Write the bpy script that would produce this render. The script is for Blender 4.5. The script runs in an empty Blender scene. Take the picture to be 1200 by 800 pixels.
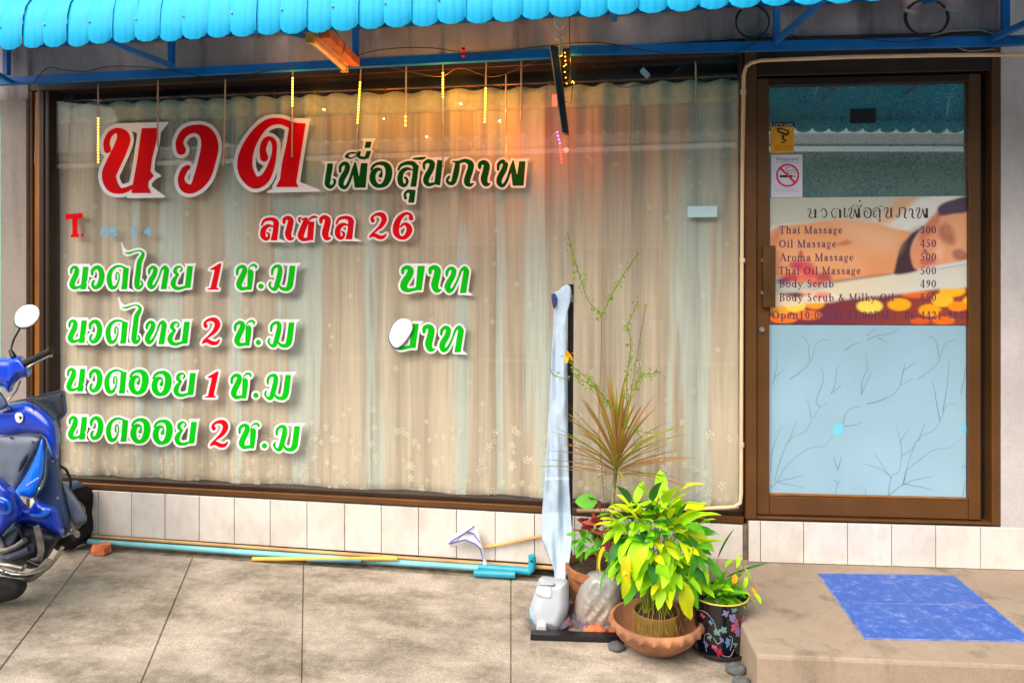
import bpy, bmesh, math, random
import numpy as np
from mathutils import Vector, Matrix
random.seed(7); rng = np.random.default_rng(7)
SC = bpy.context.scene
COL = SC.collection
# ------------------------------------------------------------------ camera, sky, sun, exposure
F = 850.0; PSI = math.radians(9.76); D = 3.45; H = 1.37; HY = 335.0
cs, sn = math.cos(PSI), math.sin(PSI)
cam_d = bpy.data.cameras.new('camera'); cam = bpy.data.objects.new('camera', cam_d); COL.objects.link(cam)
cam.location = (0, -D, H); cam.rotation_euler = (math.pi/2, 0, PSI)
cam_d.sensor_width = 36; cam_d.lens = F/1200*36; cam_d.shift_y = -(400-HY)/1200
cam_d.clip_start = 0.05; cam_d.clip_end = 500
SC.camera = cam
w = bpy.data.worlds.new('World'); SC.world = w; w.use_nodes = True
nt = w.node_tree; bg = nt.nodes['Background']
sky = nt.nodes.new('ShaderNodeTexSky'); sky.sky_type = 'NISHITA'; sky.sun_disc = False
SUN_EL, SUN_AZ = 48, 205      # azimuth measured from +Y clockwise
sky.sun_elevation = math.radians(SUN_EL); sky.sun_rotation = math.radians(SUN_AZ)
sky.dust_density = 6; sky.ozone_density = 0.6; sky.air_density = 1.0
nt.links.new(sky.outputs[0], bg.inputs[0]); bg.inputs[1].default_value = 0.13
sd = bpy.data.lights.new('sun', 'SUN'); sd.energy = 2.1; sd.angle = math.radians(65); sd.color = (1, .95, .88)
so = bpy.data.objects.new('sun', sd); COL.objects.link(so)
az, el = math.radians(SUN_AZ), math.radians(SUN_EL)
sv = Vector((math.sin(az)*math.cos(el), math.cos(az)*math.cos(el), math.sin(el)))
so.rotation_euler = sv.to_track_quat('Z', 'Y').to_euler()
SC.view_settings.view_transform = 'Standard'; SC.view_settings.look = 'None'
SC.view_settings.gamma = 1; SC.view_settings.exposure = 0.74
try: SC.cycles.max_bounces = 8; SC.cycles.transparent_max_bounces = 16
except Exception: pass

# ------------------------------------------------------------------ picture -> place
def ray(px, py):
    u = (px-600)/F; v = (py-HY)/F
    return Vector((-sn+u*cs, cs+u*sn, -v))
def P(px, py, Y):
    d = ray(px, py); t = (Y+D)/d.y
    return Vector((d.x*t, Y, H+d.z*t))
SLOPE = 0.03
def gz(y): return SLOPE*min(y, 0)
def G(px, py):
    d = ray(px, py); t = (H+SLOPE*D)/(-d.z+SLOPE*d.y)
    return Vector((d.x*t, -D+d.y*t, H+d.z*t))
def Gz(px, py, z):
    d = ray(px, py); t = (z-H)/d.z
    return Vector((d.x*t, -D+d.y*t, z))
class Frame:
    def __init__(s, ox, b): s.ox = ox; s.b = math.radians(b); s.t = Vector((math.cos(s.b), math.sin(s.b), 0)); s.n = Vector((math.sin(s.b), -math.cos(s.b), 0))
    def w(s, a, n, z): return Vector((s.ox, 0, 0))+s.t*a+s.n*n+Vector((0, 0, z))
    def px(s, x, y, n=0):
        d = ray(x, y); c = Vector((0, -D, H)); o = s.w(0, n, 0)
        t = (o-c).dot(s.n)/d.dot(s.n); p = c+d*t
        return ((p-Vector((s.ox, 0, 0))).dot(s.t), p.z)
    def at(s, x, y, n=0):
        a, z = s.px(x, y, n); return s.w(a, n, z)
F0 = Frame(0, 0)
FR = Frame(P(874, 400, 0).x, 5)

# ------------------------------------------------------------------ objects
WL = {}
def link(o, parent=None, loc=None):
    COL.objects.link(o)
    wo = Vector(loc) if loc is not None else Vector((0, 0, 0))
    if parent is not None:
        o.parent = parent; o.location = wo-WL[parent.name]
    else: o.location = wo
    WL[o.name] = wo
    return o
def tag(o, label=None, cat=None, group=None, kind=None):
    for k, v in (('label', label), ('category', cat), ('group', group), ('kind', kind)):
        if v: o[k] = v
    return o
def empty(name, loc=(0, 0, 0), label=None, cat=None, group=None, kind=None):
    o = bpy.data.objects.new(name, None); o.empty_display_size = .05
    link(o, None, loc); return tag(o, label, cat, group, kind)
def mesh_obj(name, verts, faces, mat, parent=None, smooth=False, loc=None, auto=None):
    me = bpy.data.meshes.new(name); me.from_pydata([tuple(v) for v in verts], [], faces)
    if mat: me.materials.append(mat)
    if smooth: me.polygons.foreach_set('use_smooth', [True]*len(me.polygons))
    me.update()
    if auto is not None:
        me.polygons.foreach_set('use_smooth', [True]*len(me.polygons))
        me.set_sharp_from_angle(angle=math.radians(auto))
    o = bpy.data.objects.new(name, me)
    return link(o, parent, loc)
def copy_tree(o, loc=None, parent=None, rot=None, scale=None):
    c = o.copy(); COL.objects.link(c)
    if parent is not None: c.parent = parent; WL[c.name] = WL[o.name]
    if loc is not None: c.location = loc; WL[c.name] = Vector(loc)
    if rot is not None: c.rotation_euler = rot
    if scale is not None: c.scale = scale
    for ch in [x for x in o.children]: copy_tree(ch, None, c)
    return c
class MB:
    def __init__(s): s.v = []; s.f = []
    def add(s, vs, fs):
        b = len(s.v); s.v += [Vector(q) for q in vs]; s.f += [tuple(i+b for i in f) for f in fs]; return s
    def hexa(s, c):   # 8 corners, bottom 4 then top 4
        return s.add(c, [(0, 3, 2, 1), (4, 5, 6, 7), (0, 1, 5, 4), (1, 2, 6, 5), (2, 3, 7, 6), (3, 0, 4, 7)])
    def box(s, x0, x1, y0, y1, z0, z1):
        return s.hexa([(x0, y0, z0), (x1, y0, z0), (x1, y1, z0), (x0, y1, z0), (x0, y0, z1), (x1, y0, z1), (x1, y1, z1), (x0, y1, z1)])
    def fbox(s, fr, a0, a1, n0, n1, z0, z1):
        c = [fr.w(a, n, z) for z in (z0, z1) for a, n in ((a0, n1), (a1, n1), (a1, n0), (a0, n0))]
        return s.hexa(c)
    def bbox(s, fr, a0, a1, n0, n1, z0, z1, b=.003):  # front edges bevelled
        a0, a1 = min(a0, a1), max(a0, a1); z0, z1 = min(z0, z1), max(z0, z1)
        r = [[(a0, n0, z0), (a1, n0, z0), (a1, n0, z1), (a0, n0, z1)], [(a0, n1-b, z0), (a1, n1-b, z0), (a1, n1-b, z1), (a0, n1-b, z1)],
             [(a0+b, n1, z0+b), (a1-b, n1, z0+b), (a1-b, n1, z1-b), (a0+b, n1, z1-b)]]
        vs = [fr.w(*q) for k in r for q in k]; fs = [(3, 2, 1, 0), (8, 9, 10, 11)]
        for k in (0, 4):
            for i in range(4): j = (i+1) % 4; fs.append((k+i, k+j, k+4+j, k+4+i))
        return s.add(vs, fs)
    def tube(s, pts, r, n=8, caps=True):
        pts = [Vector(p) for p in pts]; m = len(pts)
        rs = r if isinstance(r, (list, tuple)) else [r]*m
        b = len(s.v); up = None
        for i, p in enumerate(pts):
            t = (pts[min(i+1, m-1)]-pts[max(i-1, 0)])
            if t.length < 1e-9: t = Vector((0, 0, 1))
            t.normalize()
            if up is None: up = Vector((0, 0, 1)) if abs(t.z) < .9 else Vector((1, 0, 0))
            x = t.cross(up).normalized(); y = x.cross(t).normalized(); up = y
            for k in range(n):
                a = 2*math.pi*k/n; s.v.append(p+(x*math.cos(a)+y*math.sin(a))*rs[i])
        for i in range(m-1):
            for k in range(n):
                k2 = (k+1) % n; s.f.append((b+i*n+k, b+i*n+k2, b+(i+1)*n+k2, b+(i+1)*n+k))
        if caps: s.f.append(tuple(b+k for k in range(n))); s.f.append(tuple(b+(m-1)*n+k for k in reversed(range(n))))
        return s
    def beam(s, p, q, wd, ht):
        p, q = Vector(p), Vector(q); t = (q-p).normalized(); x = t.cross(Vector((0, 0, 1)))
        if x.length < .1: x = Vector((1, 0, 0))
        x = x.normalized()*wd/2; y = t.cross(x).normalized()*ht/2
        return s.hexa([p-x-y, p+x-y, p+x+y, p-x+y, q-x-y, q+x-y, q+x+y, q-x+y])
    def lathe(s, prof, c=(0, 0, 0), n=32, wav=None, caps=False):
        b = len(s.v); c = Vector(c)
        for i, (r, z) in enumerate(prof):
            for k in range(n):
                a = 2*math.pi*k/n; rr, zz = r, z
                if wav: rr, zz = wav(i, a, r, z)
                s.v.append(c+Vector((rr*math.cos(a), rr*math.sin(a), zz)))
        for i in range(len(prof)-1):
            for k in range(n):
                k2 = (k+1) % n; s.f.append((b+i*n+k, b+i*n+k2, b+(i+1)*n+k2, b+(i+1)*n+k))
        if caps: s.f.append(tuple(b+k for k in reversed(range(n)))); s.f.append(tuple(b+(len(prof)-1)*n+k for k in range(n)))
        return s
    def prism(s, pts, off):   # polygon of points, extruded by vector off
        n = len(pts); off = Vector(off); b = len(s.v)
        s.v += [Vector(p) for p in pts]+[Vector(p)+off for p in pts]
        s.f.append(tuple(b+i for i in range(n))); s.f.append(tuple(b+n+i for i in reversed(range(n))))
        for i in range(n): j = (i+1) % n; s.f.append((b+j, b+i, b+n+i, b+n+j))
        return s
    def ball(s, c, r, n=10, m=6, sq=(1, 1, 1), jit=0):
        c = Vector(c); b = len(s.v)
        for i in range(m+1):
            th = math.pi*i/m
            for k in range(n):
                a = 2*math.pi*k/n; j = 1+(random.uniform(-jit, jit) if 0 < i < m else 0)
                s.v.append(c+Vector((math.sin(th)*math.cos(a)*sq[0], math.sin(th)*math.sin(a)*sq[1], math.cos(th)*sq[2]))*r*j)
        for i in range(m):
            for k in range(n):
                k2 = (k+1) % n; s.f.append((b+i*n+k, b+(i+1)*n+k, b+(i+1)*n+k2, b+i*n+k2))
        return s
    def build(s, name, mat, parent=None, smooth=False, loc=None, auto=None):
        vs = s.v
        if loc is not None: L = Vector(loc); vs = [v-L for v in vs]
        return mesh_obj(name, vs, s.f, mat, parent, smooth, loc, auto)

# ------------------------------------------------------------------ materials
def lin(c):
    c = c/255.0
    return c/12.92 if c <= .04045 else ((c+.055)/1.055)**2.4
def rgb(r, g, b): return (lin(r), lin(g), lin(b), 1)
_m = {}
def mat(name, col, rough=.6, var=.12, scale=8, bump=0, bscale=None, metal=0, coat=0, alpha=1, emit=None, estr=0, trans=0, sss=0, stretch=(1, 1, 1), spec=.5):
    m = bpy.data.materials.new(name); m.use_nodes = True; t = m.node_tree; b = t.nodes['Principled BSDF']
    b.inputs['Roughness'].default_value = rough; b.inputs['Metallic'].default_value = metal
    b.inputs['Coat Weight'].default_value = coat; b.inputs['Alpha'].default_value = alpha
    b.inputs['Transmission Weight'].default_value = trans; b.inputs['Specular IOR Level'].default_value = spec
    tc = t.nodes.new('ShaderNodeTexCoord'); mp = t.nodes.new('ShaderNodeMapping'); mp.inputs['Scale'].default_value = stretch
    t.links.new(tc.outputs['Object'], mp.inputs[0])
    n1 = t.nodes.new('ShaderNodeTexNoise'); n1.inputs['Scale'].default_value = scale; n1.inputs['Detail'].default_value = 6
    t.links.new(mp.outputs[0], n1.inputs['Vector'])
    r = t.nodes.new('ShaderNodeMapRange'); r.inputs[1].default_value = .3; r.inputs[2].default_value = .7
    r.inputs[3].default_value = 1-var*1.6; r.inputs[4].default_value = 1+var
    t.links.new(n1.outputs[0], r.inputs[0])
    mx = t.nodes.new('ShaderNodeVectorMath'); mx.operation = 'SCALE'; mx.inputs[0].default_value = col[:3]
    t.links.new(r.outputs[0], mx.inputs['Scale']); t.links.new(mx.outputs[0], b.inputs['Base Color'])
    if bump:
        n2 = t.nodes.new('ShaderNodeTexNoise'); n2.inputs['Scale'].default_value = bscale or scale*6; n2.inputs['Detail'].default_value = 5
        t.links.new(mp.outputs[0], n2.inputs['Vector'])
        bp = t.nodes.new('ShaderNodeBump'); bp.inputs['Strength'].default_value = bump; bp.inputs['Distance'].default_value = .01
        t.links.new(n2.outputs[0], bp.inputs['Height']); t.links.new(bp.outputs[0], b.inputs['Normal'])
    if emit: b.inputs['Emission Color'].default_value = emit; b.inputs['Emission Strength'].default_value = estr
    return m
def N(t, typ, **k):
    n = t.nodes.new(typ)
    for a, v in k.items(): setattr(n, a, v)
    return n
def mixc(t, fac, a, b, mode='MIX'):
    n = t.nodes.new('ShaderNodeMix'); n.data_type = 'RGBA'; n.blend_type = mode
    for s, v in ((n.inputs[0], fac), (n.inputs[6], a), (n.inputs[7], b)):
        if hasattr(v, 'is_linked') or hasattr(v, 'links'): t.links.new(v, s)
        else: s.default_value = v
    return n.outputs[2]
def noise(t, vec, scale, detail=6, rough=.5):
    n = t.nodes.new('ShaderNodeTexNoise'); n.inputs['Scale'].default_value = scale; n.inputs['Detail'].default_value = detail; n.inputs['Roughness'].default_value = rough
    if vec is not None: t.links.new(vec, n.inputs['Vector'])
    return n.outputs[0]
def ramp(t, val, lo, hi, a=0, b=1):
    n = t.nodes.new('ShaderNodeMapRange'); t.links.new(val, n.inputs[0])
    for i, v in enumerate((lo, hi, a, b)): n.inputs[i+1].default_value = v
    return n.outputs[0]
def newm(name):
    m = bpy.data.materials.new(name); m.use_nodes = True; t = m.node_tree; b = t.nodes['Principled BSDF']
    tc = t.nodes.new('ShaderNodeTexCoord'); return m, t, b, tc.outputs['Object']
def mapv(t, vec, sc):
    n = t.nodes.new('ShaderNodeMapping'); n.inputs['Scale'].default_value = sc; t.links.new(vec, n.inputs[0]); return n.outputs[0]
def bumpn(t, b, h, st, dist=.01):
    n = t.nodes.new('ShaderNodeBump'); n.inputs['Strength'].default_value = st; n.inputs['Distance'].default_value = dist
    t.links.new(h, n.inputs['Height']); t.links.new(n.outputs[0], b.inputs['Normal'])
def glass_mat(name, tint=(1, 1, 1, 1), base=.05, rough=.0, veil=None):
    m = bpy.data.materials.new(name); m.use_nodes = True; t = m.node_tree; t.nodes.remove(t.nodes['Principled BSDF'])
    out = t.nodes['Material Output']; tr = N(t, 'ShaderNodeBsdfTransparent'); tr.inputs[0].default_value = tint
    gl = N(t, 'ShaderNodeBsdfGlossy'); gl.inputs['Roughness'].default_value = rough
    lw = N(t, 'ShaderNodeLayerWeight'); lw.inputs[0].default_value = .5
    pw = N(t, 'ShaderNodeMath', operation='POWER'); pw.inputs[1].default_value = 5; t.links.new(lw.outputs['Facing'], pw.inputs[0])
    ma = N(t, 'ShaderNodeMath', operation='MULTIPLY_ADD'); ma.inputs[1].default_value = .9; ma.inputs[2].default_value = base; t.links.new(pw.outputs[0], ma.inputs[0])
    mx = N(t, 'ShaderNodeMixShader'); t.links.new(ma.outputs[0], mx.inputs[0]); t.links.new(tr.outputs[0], mx.inputs[1]); t.links.new(gl.outputs[0], mx.inputs[2])
    last = mx.outputs[0]
    if veil:
        df = N(t, 'ShaderNodeBsdfDiffuse'); df.inputs[0].default_value = veil[0]
        tc = N(t, 'ShaderNodeTexCoord'); nz = noise(t, tc.outputs['Object'], 3, 8, .7)
        f = ramp(t, nz, .35, .8, 0, veil[1]); m2 = N(t, 'ShaderNodeMixShader')
        t.links.new(f, m2.inputs[0]); t.links.new(last, m2.inputs[1]); t.links.new(df.outputs[0], m2.inputs[2]); last = m2.outputs[0]
    t.links.new(last, out.inputs[0]); return m

M = {}
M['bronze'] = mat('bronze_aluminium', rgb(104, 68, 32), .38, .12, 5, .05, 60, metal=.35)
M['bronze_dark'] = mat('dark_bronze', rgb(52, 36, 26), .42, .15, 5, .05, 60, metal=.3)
M['golden'] = mat('golden_brown', rgb(150, 92, 28), .42, .2, 6, .05, 50, metal=.2, stretch=(3, 3, .4))
M['blackm'] = mat('black_metal', rgb(22, 22, 26), .35, .2, 10)
M['blackp'] = mat('black_plastic', rgb(20, 20, 22), .45, .2, 10, .05)
M['rubber'] = mat('rubber', rgb(26, 24, 24), .8, .2, 20, .2)
M['steel'] = mat('steel', rgb(170, 168, 160), .28, .15, 14, metal=.9)
M['chrome'] = mat('chrome', rgb(210, 212, 215), .12, .05, 14, metal=1)
M['blue_paint'] = mat('blue_painted_steel', rgb(0, 104, 186), .45, .2, 6, .08, 40)
M['pvc_blue'] = mat('blue_pvc', rgb(30, 150, 175), .45, .2, 5, .05)
M['pvc_pale'] = mat('pale_blue_pvc', rgb(120, 190, 200), .5, .2, 6, .05)
M['pvc_yellow'] = mat('yellow_pvc', rgb(225, 175, 60), .45, .15, 6)
M['conduit'] = mat('beige_conduit', rgb(226, 196, 158), .5, .12, 6)
M['tan_pipe'] = mat('tan_pipe', rgb(190, 150, 95), .6, .2, 6)
M['white'] = mat('white_vinyl', rgb(232, 228, 232), .5, .03, 8)
M['terra'] = mat('terracotta', rgb(206, 128, 86), .8, .2, 9, .2, 60)
M['soil'] = mat('soil', rgb(62, 42, 28), .95, .4, 30, .8, 60)
M['stone'] = mat('stone', rgb(86, 88, 90), .85, .3, 30, .5, 60)
M['brick'] = mat('broken_brick', rgb(205, 112, 66), .9, .25, 20, .5, 70)
M['cable'] = mat('black_cable', rgb(24, 24, 30), .5, .2, 10)
M['cable_grey'] = mat('grey_cable', rgb(130, 130, 130), .5, .2, 10)
def stone_wall(name, base, dark, sc=1.6, mold=.5, bmp=.3):
    m, t, b, v = newm(name)
    n1 = noise(t, v, sc, 8, .65); n2 = noise(t, mapv(t, v, (5, 5, .9)), 1.3, 7, .6); n3 = noise(t, v, 140, 3)
    n4 = noise(t, v, 35, 5, .7)
    c = mixc(t, ramp(t, n1, .4, .7), base, tuple(x*.72 for x in base[:3])+(1,))
    c = mixc(t, ramp(t, n2, .52, .72, 0, mold), c, dark)
    c = mixc(t, ramp(t, n4, .35, .7, 0, .3), c, tuple(x*.55 for x in base[:3])+(1,))
    c = mixc(t, ramp(t, n3, .3, .7, 0, .25), c, (min(base[0]*1.5, 1), min(base[1]*1.5, 1), min(base[2]*1.5, 1), 1))
    t.links.new(c, b.inputs['Base Color']); b.inputs['Roughness'].default_value = .9
    bumpn(t, b, n4, bmp, .006); return m
M['lintel'] = stone_wall('stained_concrete', rgb(158, 146, 148), rgb(40, 38, 38), 3.2, 1.0)
M['pillar'] = stone_wall('grey_render', rgb(142, 132, 124), rgb(74, 68, 62), 2, .6)
M['render_r'] = stone_wall('pale_render', rgb(196, 190, 188), rgb(120, 112, 108), 2, .3)
M['concrete_step'] = stone_wall('step_concrete', rgb(156, 139, 120), rgb(78, 68, 54), 2.2, .95)
def pavement_mat():
    m, t, b, v = newm('pavement_concrete')
    a = noise(t, v, 1.5, 9, .62); a2 = noise(t, mapv(t, v, (1, 2.2, 1)), 2.6, 7, .6); n3 = noise(t, v, 160, 3); n4 = noise(t, v, 22, 6, .75)
    c = mixc(t, ramp(t, a, .38, .62), rgb(190, 178, 163), rgb(142, 132, 118))
    c = mixc(t, ramp(t, a2, .45, .62, 0, .8), c, rgb(98, 90, 70))
    big = noise(t, mapv(t, v, (.8, 1.6, 1)), 1.1, 8, .7); c = mixc(t, ramp(t, big, .47, .66, 0, .85), c, rgb(84, 79, 66))
    sp_ = noise(t, v, 7, 8, .8); c = mixc(t, ramp(t, sp_, .58, .72, 0, .6), c, rgb(206, 192, 176))
    c = mixc(t, ramp(t, n4, .4, .75, 0, .45), c, rgb(212, 198, 182))
    c = mixc(t, ramp(t, n3, .35, .65, 0, .5), c, rgb(98, 90, 80))
    n6 = noise(t, v, 60, 6, .8); c = mixc(t, ramp(t, n6, .6, .72, 0, .5), c, rgb(216, 206, 194))
    t.links.new(c, b.inputs['Base Color']); b.inputs['Roughness'].default_value = .85
    bumpn(t, b, n4, .35, .004); return m
M['pave'] = pavement_mat()
M['joint'] = mat('dusty_joint', rgb(122, 112, 96), .95, .3, 20, .4, 60)
M['gap_dark'] = mat('dark_gap_shade', rgb(60, 48, 36), .95, .4, 20, .6, 60)
M['asphalt'] = mat('asphalt', rgb(80, 80, 82), .9, .2, 20, .3, 80)
def tile_mat(name, col, grime):
    m, t, b, v = newm(name)
    oi = N(t, 'ShaderNodeObjectInfo'); n1 = noise(t, v, 5, 6, .6); n2 = noise(t, mapv(t, v, (1, 1, .5)), 30, 5)
    c = mixc(t, ramp(t, n1, .45, .8, 0, .45), col, grime); c = mixc(t, ramp(t, n2, .5, .8, 0, .25), c, grime)
    h = N(t, 'ShaderNodeHueSaturation'); t.links.new(c, h.inputs['Color']); t.links.new(ramp(t, oi.outputs['Random'], 0, 1, .93, 1.05), h.inputs['Value'])
    t.links.new(h.outputs[0], b.inputs['Base Color']); b.inputs['Roughness'].default_value = .3
    bumpn(t, b, n1, .1, .004); return m
M['tile'] = tile_mat('cream_glazed_tile', rgb(212, 207, 200), rgb(160, 144, 128))
def scuffed():
    m, t, b, v = newm('worn_blue_tile'); n1 = noise(t, v, 26, 9, .85); n2 = noise(t, v, 2.5, 5)
    c = mixc(t, ramp(t, n2, .35, .65), rgb(44, 82, 172), rgb(56, 92, 168)); c = mixc(t, ramp(t, n1, .53, .60, 0, .75), c, rgb(118, 142, 200))
    n5 = noise(t, v, 9, 9, .85); c = mixc(t, ramp(t, n5, .56, .62, 0, .6), c, rgb(134, 154, 202))
    t.links.new(c, b.inputs['Base Color']); b.inputs['Roughness'].default_value = .7; bumpn(t, b, n1, .2, .003); return m
M['blue_tile'] = scuffed()
M['grout'] = mat('grout', rgb(120, 104, 92), .9, .2, 20)
# ------------------------------------------------------------------ contour tools
def cr(pts, step=.35):
    pts = [tuple(map(float, p)) for p in pts]
    if len(pts) == 1: return np.array(pts)
    out = []
    q = [pts[0]]+pts+[pts[-1]]
    for i in range(1, len(q)-2):
        p0, p1, p2, p3 = map(np.array, q[i-1:i+3])
        n = max(2, int(np.linalg.norm(p2[:2]-p1[:2])/step))
        for k in range(n):
            s = k/n
            out.append(.5*((2*p1)+(p2-p0)*s+(2*p0-5*p1+4*p2-p3)*s*s+(-p0+3*p1-3*p2+p3)*s**3))
    out.append(np.array(pts[-1])); return np.array(out)
def sd_poly(poly, X, Y):
    p = np.array(poly, float); n = len(p); d = np.full(X.shape, 1e9); ins = np.zeros(X.shape, bool)
    for i in range(n):
        a = p[i]; b = p[(i+1) % n]; e = b-a; wx = X-a[0]; wy = Y-a[1]
        tt = np.clip((wx*e[0]+wy*e[1])/max(e.dot(e), 1e-9), 0, 1)
        d = np.minimum(d, (wx-e[0]*tt)**2+(wy-e[1]*tt)**2)
        c = ((a[1] > Y) != (b[1] > Y)) & (X < (b[0]-a[0])*(Y-a[1])/((b[1]-a[1]) if b[1] != a[1] else 1e-9)+a[0]); ins ^= c
    d = np.sqrt(d); return np.where(ins, -d, d)
def sd_stroke(st, X, Y, step=.35):
    c = cr(st, step); d = np.full(X.shape, 1e9)
    for x, y, w_ in c: d = np.minimum(d, np.hypot(X-x, Y-y)-max(w_, .1)/2)
    return d
def ms(Fd, x0, y0, h, merge=True):
    V = []; K = {}; FC = []
    def vid(key, p):
        if key not in K: K[key] = len(V); V.append(p)
        return K[key]
    ny, nx = Fd.shape; I = Fd < 0
    full = I[:-1, :-1] & I[1:, :-1] & I[:-1, 1:] & I[1:, 1:]
    anyc = I[:-1, :-1] | I[1:, :-1] | I[:-1, 1:] | I[1:, 1:]
    def corner(i, j): return vid(('c', i, j), (x0+j*h, y0+i*h))
    for i in range(ny-1):
        j = 0; row = full[i]
        js = np.nonzero(anyc[i])[0]
        run = None
        for j in js:
            if row[j]:
                if not merge: FC.append((corner(i, j), corner(i, j+1), corner(i+1, j+1), corner(i+1, j)))
                else:
                    if run and run[1] == j: run[1] = j+1
                    else:
                        if run: FC.append((corner(i, run[0]), corner(i, run[1]), corner(i+1, run[1]), corner(i+1, run[0])))
                        run = [j, j+1]
            else:
                cc = [(i, j), (i, j+1), (i+1, j+1), (i+1, j)]; poly = []
                for k in range(4):
                    a = cc[k]; b = cc[(k+1) % 4]; fa = Fd[a]; fb = Fd[b]
                    if fa < 0: poly.append(corner(*a))
                    if (fa < 0) != (fb < 0):
                        s = fa/(fa-fb); s = min(max(s, .02), .98); key = ('e',)+tuple(sorted((a, b)))
                        poly.append(vid(key, (x0+(a[1]+(b[1]-a[1])*s)*h, y0+(a[0]+(b[0]-a[0])*s)*h)))
                if len(poly) >= 3: FC.append(tuple(poly))
        if merge and run: FC.append((corner(i, run[0]), corner(i, run[1]), corner(i+1, run[1]), corner(i+1, run[0])))
    return V, FC
def pillow(name, shape, Yf, bulge, R, mt, parent=None, h=1.5, back=.5, wr=0, wrs=8, tagk=None):
    """closed cushion-like solid: outline in picture px placed at depth Yf(x,y), front bulging by `bulge` metres within R px of the rim"""
    a = np.array(shape, float)
    x0, y0 = a.min(0)-2*h; x1, y1 = a.max(0)+2*h
    xs = np.arange(x0, x1+h, h); ys = np.arange(y0, y1+h, h); X, Y = np.meshgrid(xs, ys)
    V, FC = ms(sd_poly(shape, X, Y), x0, y0, h, False)
    va = np.array(V); dd = -sd_poly(shape, va[:, 0], va[:, 1]); dd[dd < .12*h] = 0
    s = np.clip(dd/R, 0, 1); bl = bulge*np.sqrt(1-(1-s)**2)
    if wr:
        bl = bl+wr*s*(np.sin(va[:, 0]/wrs*2+3*np.sin(va[:, 1]/wrs/1.7))+.6*np.sin(va[:, 1]/wrs*1.3+va[:, 0]/wrs*1.9+1)+.4*np.sin((va[:, 0]-va[:, 1])/wrs*3.1))
    front = [P(x, y, Yf(x, y)-b) for (x, y), b in zip(V, bl)]
    idx = {}; vs = list(front); 
    for i, (x, y) in enumerate(V):
        if dd[i] <= 0: idx[i] = i
        else: idx[i] = len(vs); p0 = P(x, y, Yf(x, y)); vs.append(p0+Vector((0, max(back*abs(bulge)*math.sqrt(1-(1-s[i])**2), .0008), 0)))
    fs = [tuple(reversed(f)) for f in FC]+[tuple(idx[i] for i in f) for f in FC]
    fs = [tuple(dict.fromkeys(f)) for f in fs]; fs = [f for f in fs if len(f) > 2]
    return mesh_obj(name, vs, fs, mt, parent, True)
def smoothpoly(pts, step=2.0):
    q = [tuple(p)+(0,) for p in pts]; q = q[-1:]+q+q[:2]
    out = []
    for i in range(1, len(q)-2):
        p0, p1, p2, p3 = map(np.array, q[i-1:i+3]); n = max(2, int(np.linalg.norm(p2[:2]-p1[:2])/step))
        for k in range(n):
            s = k/n; out.append(tuple((.5*((2*p1)+(p2-p0)*s+(2*p0-5*p1+4*p2-p3)*s*s+(-p0+3*p1-3*p2+p3)*s**3))[:2]))
    return out

# ------------------------------------------------------------------ ground, pavement, step
g_ = MB(); g_.box(-60, 60, -70, 30, -.62, -.42); tag(g_.build('ground', M['asphalt']), kind='structure')
d_ = MB(); d_.hexa([(-9, -6.3, gz(-6.3)-.2), (7, -6.3, gz(-6.3)-.2), (7, .2, -.2), (-9, .2, -.2), (-9, -6.3, gz(-6.3)-.0028), (7, -6.3, gz(-6.3)-.0028), (7, .2, -.0028), (-9, .2, -.0028)])
pv = empty('pavement', (0, 0, 0), kind='structure')
d_.build('bedding', M['joint'], pv)
def edgeline(a, b):
    p, q = G(*a), G(*b); k = (q.x-p.x)/(q.y-p.y)
    return lambda y: p.x+k*(y-p.y)
E = [lambda y: -8.8, edgeline((0, 783), (56, 710)), edgeline((165, 800), (227, 650)), edgeline((354, 800), (356, 661)), edgeline((599, 800), (599, 680)), lambda y: G(860, 720).x, lambda y: 6.8]
YB = [-.1, -2.15, -4.2, -6.25]
for i in range(len(E)-1):
    for k in range(3):
        y0, y1 = YB[k], YB[k+1]; g2 = .0014
        def pt(fn, s, y): return (fn(y)+s*g2, y, gz(y))
        y0 -= g2; y1 += g2
        c = [pt(E[i], 1, y1), pt(E[i+1], -1, y1), pt(E[i+1], -1, y0), pt(E[i], 1, y0)]
        m_ = MB(); dz = random.uniform(-.0015, .0015)
        lo = [(x, y, z-.1) for x, y, z in c]; hi = [(x, y, z-.004+dz) for x, y, z in c]
        ins = [(x+(.003 if j in (0, 3) else -.003), y+(.003 if j < 2 else -.003), z+dz) for j, (x, y, z) in enumerate(c)]
        m_.add(lo+hi+ins, [(3, 2, 1, 0), (8, 9, 10, 11)]+[(b+j, b+(j+1) % 4, b+4+(j+1) % 4, b+4+j) for b in (0, 4) for j in range(4)])
        m_.build('slab', M['pave'], pv)
# concrete step before the door (follows the door bay)
STZ = .122
p = Gz(887, 767, STZ); sa = (p-Vector((FR.ox, 0, 0))).dot(FR.t); snn = (p-Vector((FR.ox, 0, 0))).dot(FR.n)
st = empty('concrete_step', FR.w(sa+.8, .4, 0), 'low brown concrete step with a blue tiled patch in front of the door', 'step')
m_ = MB(); a0, a1, n0, n1 = sa, sa+3.6, .006, snn
def rr(b, z): return [FR.w(*q, z) for q in ((a0+b, n1-b), (a1-b, n1-b), (a1-b, n0), (a0+b, n0))]
vs = rr(0, -.2)+rr(0, STZ-.012)+rr(.003, STZ-.004)+rr(.009, STZ)
m_.add(vs, [(3, 2, 1, 0), (12, 13, 14, 15)]+[(b+j, b+(j+1) % 4, b+4+(j+1) % 4, b+4+j) for b in (0, 4, 8) for j in range(4)])
m_.build('step_block', M['concrete_step'], st)
bc = [Gz(*q, STZ) for q in ((959, 672), (1117, 674), (1212, 752), (1014, 748))]
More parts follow.
